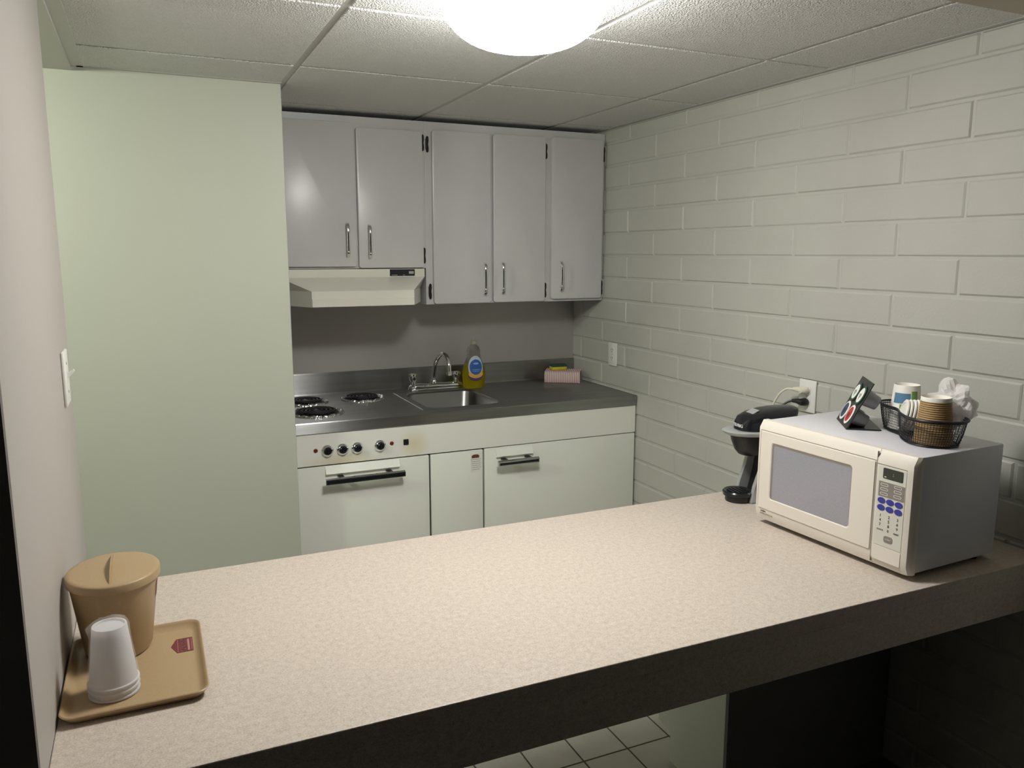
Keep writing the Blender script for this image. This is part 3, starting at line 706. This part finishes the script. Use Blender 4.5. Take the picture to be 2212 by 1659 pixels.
bm = BM(); slab(bm, 0.0, 0.3725, H0, H1); 
# window opening is a recessed frame: grooves drawn as separate raised frame
d_ = obj('door', bm, 'mw_ivory', mw, world=False, smooth=True)
bm = BM()
def frame(bm, a0, a1, b0, b1, c0, c1, d0, d1, ra, rc, lift_o, lift_i):
    O, I = rrect(a0, a1, b0, b1, ra, 6), rrect(c0, c1, d0, d1, rc, 6)
    loops(bm, [[(a, yfront(b_) - 0.0002, b_) for a, b_ in O], [(a, yfront(b_) - lift_o, b_) for a, b_ in rrect(a0 + 0.0015, a1 - 0.0015, b0 + 0.0015, b1 - 0.0015, ra, 6)], [(a, yfront(b_) - lift_o, b_) for a, b_ in I], [(a, yfront(b_) - lift_i, b_) for a, b_ in rrect(c0 + 0.003, c1 - 0.003, d0 + 0.003, d1 - 0.003, rc, 6)]], False, False)
frame(bm, 0.008, 0.371, 0.047, 0.262, 0.047, 0.309, 0.078, 0.236, 0.003, 0.008, 0.0030, 0.0005)
obj('door_panel', bm, 'mw_ivory', d_, world=False)
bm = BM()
loops(bm, [[(a, yfront(b_) - 0.0012, b_) for a, b_ in rrect(0.0475, 0.3085, 0.0785, 0.2355, 0.0078, 6)], [(a, yfront(b_) - 0.0009, b_) for a, b_ in rrect(0.056, 0.305, 0.081, 0.2285, 0.004, 6)]], False, False); obj('window_edge_shade', bm, 'btn_gray', d_, world=False)  # dark ring, wider at left and top: gasket shadow put into the colour
bm = BM(); pts = rrect(0.049, 0.307, 0.080, 0.234, 0.007, 6)
loops(bm, [[(a, yfront(b_) - 0.0007, b_) for a, b_ in pts], [(a, yfront(b_) - 0.0002, b_) for a, b_ in pts]], True, True); obj('window', bm, 'mw_glass', d_, world=False)
bm = BM()
box(bm, 0.006, 0.3725, yfront(0.264) - 0.0006, yfront(0.264) + 0.001, 0.2628, 0.2642); box(bm, 0.0055, 0.0065, yfront(0.15) - 0.0004, yfront(0.15) + 0.001, 0.05, 0.262)
box(bm, 0.3722, 0.3738, -0.0045, 0.0, 0.020, H1 - 0.004); box(bm, 0.3738, 0.452, yfront(0.257) - 0.0006, yfront(0.257) + 0.001, 0.2568, 0.2584)
obj('seam', bm, 'print_gray', mw, world=False)
bm = BM(); slab(bm, 0.3735, Wd, H0, H1, rr=0.016); cpn = obj('control_housing', bm, 'mw_ivory', mw, world=False, smooth=True)
def plate(par, name, u0, u1, z0, z1, m_, lift, r=0.003):
    bm = BM(); pts = rrect(u0, u1, z0, z1, r, 5)
    loops(bm, [[(a, yfront(b_) - lift, b_) for a, b_ in pts], [(a, yfront(b_) - lift + 0.0012, b_) for a, b_ in pts]]); return obj(name, bm, m_, par, world=False)
plate(cpn, 'keypad', 0.3785, 0.4510, 0.066, 0.2545, 'mw_panel', 0.0008, 0.002)
plate(cpn, 'release_button', 0.3785, 0.4510, 0.030, 0.0635, 'mw_ivory', 0.0014, 0.002)
plate(cpn, 'display', 0.3915, 0.4435, 0.2265, 0.2515, 'mw_display', 0.0014, 0.003)
plate(cpn, 'button_group', 0.3825, 0.4495, 0.183, 0.2185, 'btn_gray', 0.0013, 0.0008)
plate(cpn, 'start_button', 0.4055, 0.4285, 0.0775, 0.0925, 'btn_gray', 0.0016, 0.005)
for iz, z in enumerate((0.1735, 0.1565)):
    for u in (0.3925, 0.4150, 0.4375):
        bm = BM(); n = 24
        loops(bm, [[(u + 0.0102 * math.cos(2 * PI * k / n), yfront(z) - l, z + 0.0071 * math.sin(2 * PI * k / n)) for k in range(n)] for l in (0.0018, 0.0)]); obj('button', bm, 'btn_blue', cpn, world=False)
for z in (0.2115, 0.2010, 0.1900):
    for u, dz in ((0.3975, 0.0), (0.4325, 0.0015)):
        bm = BM(); a = rrect(u - 0.010, u + 0.010, z + dz - 0.0032, z + dz + 0.0032, 0.003, 4); c = rrect(u - 0.0088, u + 0.0088, z + dz - 0.0021, z + dz + 0.0021, 0.002, 4)
        loops(bm, [[(p[0], yfront(z) - 0.0017, p[1]) for p in a], [(p[0], yfront(z) - 0.0017, p[1]) for p in c]], False, False); obj('button_outline', bm, 'print_white', cpn, world=False)
bm = BM()
def mt(s, u, z, size, l=0.0012): text_bm(bm, s, size, Matrix.Translation((u, yfront(z) - l, z)) @ XZ, 0.0002)
for s, u, z in (('1', 0.3925, 0.138), ('2', 0.4150, 0.138), ('3', 0.4375, 0.138), ('4', 0.3925, 0.127), ('5', 0.4150, 0.127), ('6', 0.4375, 0.127), ('7', 0.3925, 0.116), ('8', 0.4150, 0.116), ('9', 0.4375, 0.116), ('0', 0.4150, 0.105)):
    mt(s, u, z, 0.0095)
mt('CLOCK', 0.3940, 0.104, 0.0052); mt('RESET', 0.4365, 0.104, 0.0052)
obj('keypad_print', bm, 'print_dark', cpn, world=False)
bm = BM(); mt('START', 0.417, 0.085, 0.005, 0.0019); obj('button_print', bm, 'print_white', cpn, world=False)
bm = BM(); mt(':', 0.4185, 0.2395, 0.011, 0.0018); box(bm, 0.3955, 0.4005, yfront(0.231) - 0.0018, yfront(0.231), 0.2298, 0.2316); obj('display_digits', bm, 'print_white', cpn, world=False)
bm = BM(); mt('GoldStar', 0.028, 0.0395, 0.0052, 0.0006); mt('GoldStar', 0.0281, 0.0396, 0.0052, 0.0006); obj('brand_print', bm, 'print_dark', d_, world=False)
bm = BM(); mt('INTELLOWAVE', 0.0395, 0.0325, 0.0068, 0.0006); obj('brand_print', bm, 'print_gray', d_, world=False)
for u, y in ((0.03, 0.05), (Wd - 0.03, 0.05), (0.03, Dp - 0.04), (Wd - 0.03, Dp - 0.04)):
    bm = BM(); lathe(bm, [(0.010, 0.0), (0.012, 0.006), (0.012, H0 + 0.002)], u, y, 18); obj('foot', bm, 'black_plastic', mw, world=False)
for u, y in ((0.0,0.0),):
    bm = BM(); box(bm, 0.02, Wd - 0.02, 0.03, Dp - 0.01, H0 - 0.002, H0 + 0.003); obj('underside', bm, 'dark_gap', mw, world=False)

# ================================================================== COFFEE MAKER
cm = thing('coffee_maker', 'black single-cup coffee maker with a silver ring beside the microwave', 'coffee maker', (-0.322, -1.757, ZP), math.radians(263))
# local frame: front faces -y
bm = BM(); loft(bm, [(0.0, 0, -0.070, 0.036, 0.036), (0.004, 0, -0.070, 0.038, 0.038), (0.016, 0, -0.070, 0.038, 0.038)], 40)
loft(bm, [(0.0, 0, 0.045, 0.034, 0.10, 4.0), (0.014, 0, 0.045, 0.034, 0.10, 4.0)], 40); obj('base', bm, 'black_plastic', cm, world=False, smooth=True)
bm = BM(); loft(bm, [(0.0155, 0, -0.072, 0.038, 0.038), (0.019, 0, -0.072, 0.043, 0.043), (0.029, 0, -0.072, 0.0445, 0.0445), (0.033, 0, -0.072, 0.041, 0.041), (0.031, 0, -0.072, 0.034, 0.034)], 44); dt = obj('drip_tray', bm, 'black_gloss', cm, world=False, smooth=True)
bm = BM()
for k in range(-2, 3):
    hw = math.sqrt(max(0.0002, 0.031 ** 2 - (k * 0.012) ** 2)); box(bm, -hw, hw, -0.072 + k * 0.012 - 0.002, -0.072 + k * 0.012 + 0.002, 0.0312, 0.0335)
obj('grille', bm, 'black_plastic', dt, world=False)
bm = BM(); prism(bm, [(-0.020, 0.014), (0.09, 0.014), (0.09, 0.15), (0.008, 0.15), (-0.004, 0.08)], -0.0325, 0.0325, 'x'); obj('column', bm, 'black_plastic', cm, world=False)
for s in (-1, 1):
    bm = BM()
    prism(bm, [(-0.056, 0.0), (0.115, 0.0), (0.118, 0.05), (0.118, 0.165), (-0.014, 0.165), (-0.027, 0.10), (-0.044, 0.05)], s * 0.032, s * 0.046, 'x')
    bmesh.ops.bevel(bm, geom=bm.edges[:], offset=0.003, segments=2, affect='EDGES')
    obj('side_panel', bm, 'silver_plastic', cm, world=False, smooth=True)
bm = BM(); loft(bm, [(0.140, 0, -0.036, 0.022, 0.026), (0.144, 0, -0.036, 0.032, 0.036), (0.158, 0, -0.038, 0.040, 0.046), (0.185, 0, -0.040, 0.048, 0.055), (0.204, 0, -0.040, 0.052, 0.060), (0.209, 0, -0.035, 0.053, 0.062)], 44); obj('brew_head', bm, 'black_plastic', cm, world=False, smooth=True)
bm = BM(); loft(bm, [(0.150, 0, 0.055, 0.050, 0.070, 3.2), (0.209, 0, 0.055, 0.054, 0.075, 3.2)], 40); obj('reservoir', bm, 'black_gloss', cm, world=False, smooth=True)
bm = BM()
loft(bm, [(0.204, 0, -0.010, 0.054, 0.092, 2.4), (0.206, 0, -0.012, 0.060, 0.102, 2.3), (0.211, 0, -0.014, 0.064, 0.109, 2.2), (0.217, 0, -0.015, 0.065, 0.112, 2.2), (0.220, 0, -0.014, 0.062, 0.107, 2.2), (0.219, 0, -0.01, 0.050, 0.088, 2.3)], 56)
obj('handle_ring', bm, 'silver_plastic', cm, world=False, smooth=True, angle=60)
bm = BM(); loft(bm, [(0.217, 0, 0.010, 0.055, 0.095, 2.6), (0.238, 0, 0.012, 0.0545, 0.094, 2.9), (0.255, 0, 0.018, 0.052, 0.090, 3.2), (0.267, 0, 0.032, 0.047, 0.079, 3.4), (0.277, 0, 0.052, 0.038, 0.062, 3.2), (0.282, 0, 0.062, 0.024, 0.044, 2.6), (0.283, 0, 0.066, 0.010, 0.02, 2.2)], 56); ld = obj('lid', bm, 'black_gloss', cm, world=False, smooth=True)
bm = BM(); box(bm, -0.018, 0.018, -0.015, 0.015, -0.001, 0.0015, 0.001, 1, Matrix.Translation((0, -0.036, 0.2705)) @ Matrix.Rotation(math.radians(27), 4, 'X')); obj('button_plate', bm, 'silver_plastic', ld, world=False)
bm = BM(); text_bm(bm, 'KEURIG', 0.0135, Matrix.Translation((0.0, -0.0895, 0.2325)) @ XZ, 0.0006)
for v in bm.verts: v.co.y = 0.013 - 0.0945 * (max(0.02, 1 - abs(v.co.x / 0.0545) ** 2.7)) ** (1 / 2.7) - 0.0022 + (v.co.y + 0.0895)
obj('brand_print', bm, 'print_white', ld, world=False)

# ================================================================== POD HOLDER AND PODS
MT = ZP + H1 - 0.0005   # top of the microwave
kb = Vector((0.80, -0.60, 0)); ke = Vector((0.60, 0.80, 0)); K0 = Vector((-0.362, -2.108, MT))
KR = math.atan2(ke.y, ke.x)
# local: +x along fold (near -> far), -y along base (toward back); panel leans back over the base
ph = thing('pod_holder', 'black bent acrylic coffee pod stand on top of the microwave', 'pod holder', K0, KR)
bm = BM(); KW, KL, KH, KA = 0.136, 0.086, 0.135, math.radians(26)
def pan(s, o=0.0): return (-(s * math.sin(KA)) + o * math.cos(KA), s * math.cos(KA) + o * math.sin(KA))   # (y,z) along panel, o = outward (+y)
side = [(0.0, 0.0), (-KL, 0.0), (-KL, 0.003), (-0.002, 0.003)] + [pan(KH, -0.003), pan(KH, 0.0)]
side = [(0.0, 0.0), (-KL, 0.0), (-KL, 0.003), (-0.0045, 0.003), pan(KH, -0.003), pan(KH, 0.0)]
prism(bm, [(a, b_ + 0.0004) for a, b_ in side], 0.0, KW, 'x'); bmesh.ops.bevel(bm, geom=bm.edges[:], offset=0.0008, segments=1, affect='EDGES')
obj('stand', bm, 'black_plastic', ph, world=False)
pods = [('coffee pod with a red and white foil lid, bottom near slot of the black stand', 'k_red', 0.038, 0.036, 'print_white'),
        ('coffee pod with a navy lid and white rim, bottom far slot of the black stand', 'k_navy', 0.098, 0.036, 'print_white'),
        ('coffee pod with a white and green lid, top near slot of the black stand', 'print_white', 0.038, 0.092, 'k_green'),
        ('coffee pod with dark green lid and white centre, top far slot of black stand', 'print_white', 0.098, 0.092, 'k_green')]
for lab, mi, u, s, mo in pods:
    y_, z_ = pan(s, 0.0); c = WM[ph.name] @ Vector((u, y_, z_ + 0.0004))
    nrm = (WM[ph.name].to_3x3() @ Vector((0, math.cos(KA), math.sin(KA)))).normalized()
    q = Vector((0, 0, 1)).rotation_difference(nrm).to_matrix().to_4x4()
    pr_ = bpy.data.objects.new('coffee_pod', None); COL.objects.link(pr_); pr_.empty_display_size = 0.02
    pr_.matrix_world = Matrix.Translation(c) @ q; WM[pr_.name] = pr_.matrix_world.copy(); tag(pr_, lab, 'coffee pod', 'coffee pods in the stand')
    bm = BM(); lathe(bm, [(0.018, -0.043), (0.0185, -0.040), (0.0225, 0.0)], 0, 0, 28); obj('pod_cup', bm, 'k_gray', pr_, world=False, smooth=True)
    bm = BM(); lathe(bm, [(0.0262, 0.0), (0.0272, 0.001), (0.0272, 0.0022), (0.0255, 0.0030)], 0, 0, 32); l_ = obj('pod_lid', bm, mo, pr_, world=False, smooth=True)
    bm = BM(); lathe(bm, [(0.0212, 0.0029), (0.0207, 0.0034)], 0, 0, 28)
    obj('lid_print', bm, mi, l_, world=False)
    # small printed marks
    bm = BM()
    for k in range(3): box(bm, -0.010 + k * 0.002, 0.009 - k * 0.003, 0.006 - k * 0.006, 0.0085 - k * 0.006, 0.0034, 0.0037)
    obj('lid_mark', bm, 'k_green' if mi == 'print_white' else 'print_dark', l_, world=False)

# ================================================================== WIRE BASKET AND CONTENTS
A = Vector((-0.400, -0.9165, 0)); Bv = Vector((0.9165, -0.400, 0)); O = Vector((-0.262, -2.238, MT))
def BP(s, t_, z=0.0): return O + A * s + Bv * t_ + Vector((0, 0, z))
out = smooth_path([(-0.140, 0, 0), (-0.122, -0.040, 0), (-0.070, -0.050, 0), (-0.018, -0.046, 0), (0.035, -0.064, 0), (0.095, -0.070, 0), (0.138, -0.042, 0), (0.148, 0.005, 0), (0.132, 0.046, 0), (0.080, 0.062, 0), (0.020, 0.050, 0), (-0.050, 0.047, 0), (-0.115, 0.042, 0)], 8, closed=True)
t = thing('wire_basket', 'black wire mesh basket of cups and lids on top of the microwave', 'basket', O)
def lev(f_, z): return [BP(p.x * f_ + 0.004 * (1 - f_), p.y * f_, z) for p in out]
def frac(z): return 0.84 + 0.14 * (z / 0.062) ** 0.8
bm = BM(); L = lev(1.0, 0.066); tube(bm, L + [L[0], L[1]], 0.0028, 8, False)
L = lev(0.97, 0.061); tube(bm, L + [L[0], L[1]], 0.0016, 6, False); obj('rim', bm, 'black_plastic', t, smooth=True)
bm = BM(); L = lev(0.84, 0.003); tube(bm, L + [L[0], L[1]], 0.0022, 8, False); obj('bottom_ring', bm, 'black_plastic', t, smooth=True)
bm = BM()
for z in [0.010 + 0.0066 * k for k in range(8)]:
    L = lev(frac(z), z); tube(bm, L + [L[0], L[1]], 0.0006, 4, False)
per = [0.0]
for p, q in zip(out, out[1:] + out[:1]): per.append(per[-1] + (q - p).length)
nv = int(per[-1] / 0.0066)
for k in range(nv):
    d = per[-1] * k / nv; i = max(j for j in range(len(per) - 1) if per[j] <= d); f_ = (d - per[i]) / (per[i + 1] - per[i]); p = out[i].lerp(out[(i + 1) % len(out)], f_)
    tube(bm, [BP(p.x * g_ + 0.004 * (1 - g_), p.y * g_, z) for z, g_ in ((0.003, 0.84), (0.030, frac(0.030)), (0.061, 0.975), (0.066, 1.0))], 0.0006, 4, False)
for k in range(-20, 22):
    s = k * 0.0066
    ts = [p.y * 0.84 for p, q in zip(out, out[1:] + out[:1]) if (p.x * 0.84 - s) * (q.x * 0.84 - s) <= 0]
    if len(ts) >= 2: tube(bm, [BP(s, min(ts), 0.003), BP(s, max(ts), 0.003)], 0.0006, 4, False)
for k in range(-9, 10):
    u = k * 0.0066
    ss = [p.x * 0.84 for p, q in zip(out, out[1:] + out[:1]) if (p.y * 0.84 - u) * (q.y * 0.84 - u) <= 0]
    if len(ss) >= 2: tube(bm, [BP(min(ss), u, 0.0035), BP(max(ss), u, 0.0035)], 0.0006, 4, False)
obj('mesh_wall', bm, 'black_plastic', t)
# ripple cup, upside down
c = BP(0.082, -0.006, 0.0045)
t = thing('paper_cup', 'brown ripple-wall paper cup upside down at the near end of the basket', 'paper cup', c)
bm = BM(); prof3 = [(0.0435, 0.0), (0.0445, 0.002), (0.043, 0.004)]
nr = 19
for k in range(nr * 6 + 1):
    f_ = k / (nr * 6); z = 0.005 + 0.095 * f_; r_ = 0.0425 - 0.0095 * f_; prof3.append((r_ + 0.0011 * math.cos(2 * PI * k / 6), z))
prof3 += [(0.0325, 0.101)]
lathe(bm, prof3, c.x, c.y, 48); 
for v in bm.verts: v.co.z += c.z
obj('ripple_sleeve', bm, 'kraft', t, smooth=True, angle=80)
bm = BM(); lathe(bm, [(0.0332, 0.1005), (0.0330, 0.109), (0.0322, 0.1105), (0.0312, 0.109), (0.0305, 0.102), (0.004, 0.1015)], c.x, c.y, 48)
for v in bm.verts: v.co.z += c.z
obj('cup_base', bm, 'paper_white', t, smooth=True)
# white printed cup, upside down
c = BP(-0.078, 0.006, 0.0045)
t = thing('paper_cup', 'white paper cup with a blue and green print upside down at the far end', 'paper cup', c)
bm = BM(); lathe(bm, [(0.040, 0.0), (0.041, 0.002), (0.0395, 0.004), (0.0305, 0.112), (0.0300, 0.1135), (0.0288, 0.112), (0.0280, 0.106), (0.004, 0.1055)], c.x, c.y, 48)
for v in bm.verts: v.co.z += c.z
cpb = obj('cup_body', bm, 'paper_white', t, smooth=True)
def cupband(a0, a1, z0, z1, m_, lift=0.0004):
    bm = BM(); rings = []
    for z in (z0, z1):
        r_ = 0.0395 - 0.009 * (z - 0.004) / 0.108 + lift
        rings.append([(c.x + r_ * math.cos(math.radians(a0 + (a1 - a0) * k / 10)), c.y + r_ * math.sin(math.radians(a0 + (a1 - a0) * k / 10)), c.z + z) for k in range(11)])
    loops(bm, rings, False, False, closed=False); obj('print', bm, m_, cpb, smooth=True)
cupband(-195, -124, 0.068, 0.094, 'cup_blue'); cupband(-120, -92, 0.074, 0.100, 'cup_green'); cupband(-165, -138, 0.055, 0.066, 'cup_green')
# plastic lids standing on edge
lids = []
nl = Vector((-0.74, 0.62, 0.22)).normalized()
for k in range(6):
    base = BP(-0.012, -0.004, 0.046) - nl * (-0.024 + 0.0085 * k) + Vector((0, 0, 0.002 * k))
    if k == 0:
        lid0 = bpy.data.objects.new('cup_lid', None); COL.objects.link(lid0); lid0.empty_display_size = 0.02
        lid0.matrix_world = Matrix.Translation(base) @ Vector((0, 0, 1)).rotation_difference(nl).to_matrix().to_4x4()
        WM[lid0.name] = lid0.matrix_world.copy()
        bm = BM(); lathe(bm, [(0.0365, 0.0), (0.0385, 0.001), (0.0385, 0.004), (0.0355, 0.0058), (0.030, 0.0060), (0.029, 0.0045), (0.002, 0.0045)], 0, 0, 40)
        obj('lid_shell', bm, 'paper_white', lid0, world=False, smooth=True, angle=50); lo = lid0
    else:
        lo = copy_tree(lid0); lo.matrix_world = Matrix.Translation(base) @ Vector((0, 0, 1)).rotation_difference(nl).to_matrix().to_4x4()
    wh = ['nearest the printed cup', 'second from the printed cup', 'third from the printed cup', 'third from the brown cup', 'second from the brown cup', 'nearest the brown cup'][k]
    tag(lo, 'white cup lid on edge in the basket, ' + wh, 'cup lid', 'white cup lids in the basket')
# crumpled bag
c = Vector((-0.229, -2.304, MT + 0.086))
bm = BM(); bmesh.ops.create_icosphere(bm, subdivisions=4, radius=1.0)
for v in bm.verts:
    p = v.co.copy(); f_ = 1 + 0.45 * noise.noise(p * 1.5 + Vector((3.1, 0, 0))) + 0.36 * (noise.voronoi(p * 1.5)[0][1] - noise.voronoi(p * 1.5)[0][0]) - 0.05 + 0.09 * noise.noise(p * 5)
    if p.y > 0.0 and p.z > 0.6: f_ += 0.6 * (p.z - 0.6)
    q = Vector((p.x * 0.036, p.y * 0.052, p.z * 0.048)) * f_
    if p.z < -0.2: q.x *= 1 + 0.3 * (p.z + 0.2); q.y *= 1 + 0.55 * (p.z + 0.2)
    v.co = q + c
obj_ = obj('plastic_bag', bm, 'bag_film', loc=c, smooth=True, angle=18)
tag(obj_, 'crumpled translucent white plastic bag stuffed behind the brown ripple cup', 'plastic bag')

# ================================================================== TRAY, ICE BUCKET, WRAPPED CUPS
tx0, tx1, ty0, ty1 = -2.1445, -1.921, -2.248, -1.955
t = thing('serving_tray', 'tan plastic serving tray with a small maroon logo at the left wall', 'tray', ((tx0 + tx1) / 2, (ty0 + ty1) / 2, ZP))
bm = BM()
def RR(d, r, z): return [(a, b_, ZP + z) for a, b_ in rrect(tx0 + d, tx1 - d, ty0 + d, ty1 - d, r, 8)]
loops(bm, [RR(0.016, 0.014, 0.0015), RR(0.010, 0.018, 0.002), RR(0.001, 0.022, 0.013), RR(0.000, 0.022, 0.0155), RR(0.0015, 0.021, 0.0168), RR(0.004, 0.020, 0.0155), RR(0.006, 0.019, 0.013), RR(0.0125, 0.016, 0.0052), RR(0.018, 0.012, 0.0045)])
tb = obj('tray_body', bm, 'tan_plastic', t, smooth=True, angle=60)
bm = BM(); ZT2 = ZP + 0.0046
lx0, lx1, ly0, ly1 = -1.974, -1.937, -2.070, -2.030
lx0, lx1, ly0, ly1 = -1.9665, -1.938, -2.069, -2.011
prism(bm, [(lx1, ly1), (lx0, ly1), (lx0 - 0.010, (ly0 + ly1) / 2), (lx0, ly0), (lx1, ly0)], ZT2 - 0.001, ZT2 + 0.0002, 'z'); lg = obj('tray_logo', bm, 'maroon', tb)
bm = BM()
RT = Matrix.Rotation(-PI / 2, 4, 'Z')
text_bm(bm, 'GRANDS', 0.0135, Matrix.Translation((-1.9555, -2.040, ZT2 + 0.0003)) @ RT, 0.0001); text_bm(bm, 'GRANDS', 0.0135, Matrix.Translation((-1.9552, -2.0402, ZT2 + 0.0003)) @ RT, 0.0001)
box(bm, -1.9475, -1.9440, -2.064, -2.017, ZT2, ZT2 + 0.0004); box(bm, -1.9408, -1.9400, -2.064, -2.016, ZT2, ZT2 + 0.0004); box(bm, -1.9648, -1.9640, -2.066, -2.014, ZT2, ZT2 + 0.0004)
obj('logo_print', bm, 'maroon_text', lg)
ib = (-2.064, -1.996, ZP + 0.005)
t = thing('ice_bucket', 'tan plastic ice bucket with a flat lid standing on the tray', 'ice bucket', ib)
bm = BM(); z0 = ib[2]
loft(bm, [(z0, ib[0], ib[1], 0.050, 0.061), (z0 + 0.002, ib[0], ib[1], 0.055, 0.066), (z0 + 0.008, ib[0], ib[1], 0.058, 0.069), (z0 + 0.135, ib[0], ib[1], 0.0745, 0.085), (z0 + 0.146, ib[0], ib[1], 0.0760, 0.0865)], 64); bb = obj('bucket_body', bm, 'tan_plastic', t, smooth=True)
bm = BM(); loft(bm, [(z0 + 0.1385, ib[0], ib[1], 0.0780, 0.0880), (z0 + 0.1385, ib[0], ib[1], 0.0795, 0.0895), (z0 + 0.151, ib[0], ib[1], 0.0795, 0.0895), (z0 + 0.1535, ib[0], ib[1], 0.0775, 0.0875), (z0 + 0.1540, ib[0], ib[1], 0.070, 0.080)], 64); ll = obj('lid', bm, 'tan_plastic', t, smooth=True, angle=50)
bm = BM(); poly = [(-0.078 + 0.156 * k / 20, 0.0145 * math.sin(PI * k / 20) ** 0.8) for k in range(21)]
prism(bm, [(ib[1] + a, z0 + 0.1535 + b_) for a, b_ in poly], ib[0] - 0.004, ib[0] - 0.0015, 'x'); obj('grip', bm, 'tan_plastic', ll)
bm = BM(); rings = []
for zz in (0.096, 0.104, 0.112, 0.120, 0.127):
    q = (zz - 0.008) / 0.127; rx, ry = 0.0584 + q * 0.0165, 0.0694 + q * 0.016
    rings.append([(ib[0] + rx * math.cos(math.radians(aa)), ib[1] + ry * math.sin(math.radians(aa)), z0 + zz) for aa in range(-16, 15, 2)])
loops(bm, rings, False, False, closed=False); obj('bucket_logo', bm, 'maroon', bb)
# sleeve of cups
cc = (-2.067, -2.166, ZP + 0.0055)
def cupshape(bm, zo):
    lathe(bm, [(0.0378, 0.0), (0.0400, 0.0012), (0.0400, 0.0036), (0.0372, 0.0046), (0.0345, 0.030), (0.0270, 0.098), (0.0262, 0.1005), (0.0240, 0.1005), (0.0235, 0.097), (0.002, 0.097)], cc[0], cc[1], 48)
    for v in bm.verts: v.co.z += cc[2] + zo
for k, wh in enumerate(('bottom', 'middle', 'top')):
    c0 = (cc[0], cc[1], cc[2] + 0.0095 * k)
    bm = BM(); cupshape(bm, 0.0095 * k); o_ = obj('plastic_cup', bm, 'milky_cup', loc=c0, smooth=True, angle=50)
    tag(o_, 'milky plastic cup upside down in the wrapped sleeve on the tray, %s one of three' % wh, 'cup', 'wrapped plastic cups on the tray')
bm = BM(); rings = []; n = 72
for r_, z in ((0.0402, 0.0), (0.0403, 0.004), (0.0392, 0.008), (0.0403, 0.0125), (0.0392, 0.0175), (0.0403, 0.0222), (0.0392, 0.027), (0.0375, 0.040), (0.0352, 0.060), (0.0328, 0.080), (0.0305, 0.100), (0.0288, 0.116), (0.0270, 0.1225), (0.020, 0.1262), (0.011, 0.1275), (0.003, 0.1265)):
    ring = []
    for k in range(n):
        a = 2 * PI * k / n; d = 0.0007 * noise.noise(Vector((3 * math.cos(a), 3 * math.sin(a), z * 40))) + (0.0022 * abs(noise.noise(Vector((3 * math.cos(a), 3 * math.sin(a), z * 90)))) if z > 0.11 else 0)
        e = 0.010 * max(0, math.cos(a - 3.0)) ** 16 * max(0.0, 1 - abs(z - 0.112) / 0.012)
        ring.append((cc[0] + (r_ + 0.0006 + d + e) * math.cos(a), cc[1] + (r_ + 0.0006 + d + e) * math.sin(a), cc[2] + z + (d * 1.2 if z > 0.12 else 0)))
    rings.append(ring)
loops(bm, rings, False, True); o_ = obj('plastic_wrapper', bm, 'wrap_film', loc=cc, smooth=True)
tag(o_, 'clear crinkled plastic wrapper around the stack of upside-down cups on the tray', 'wrapper')
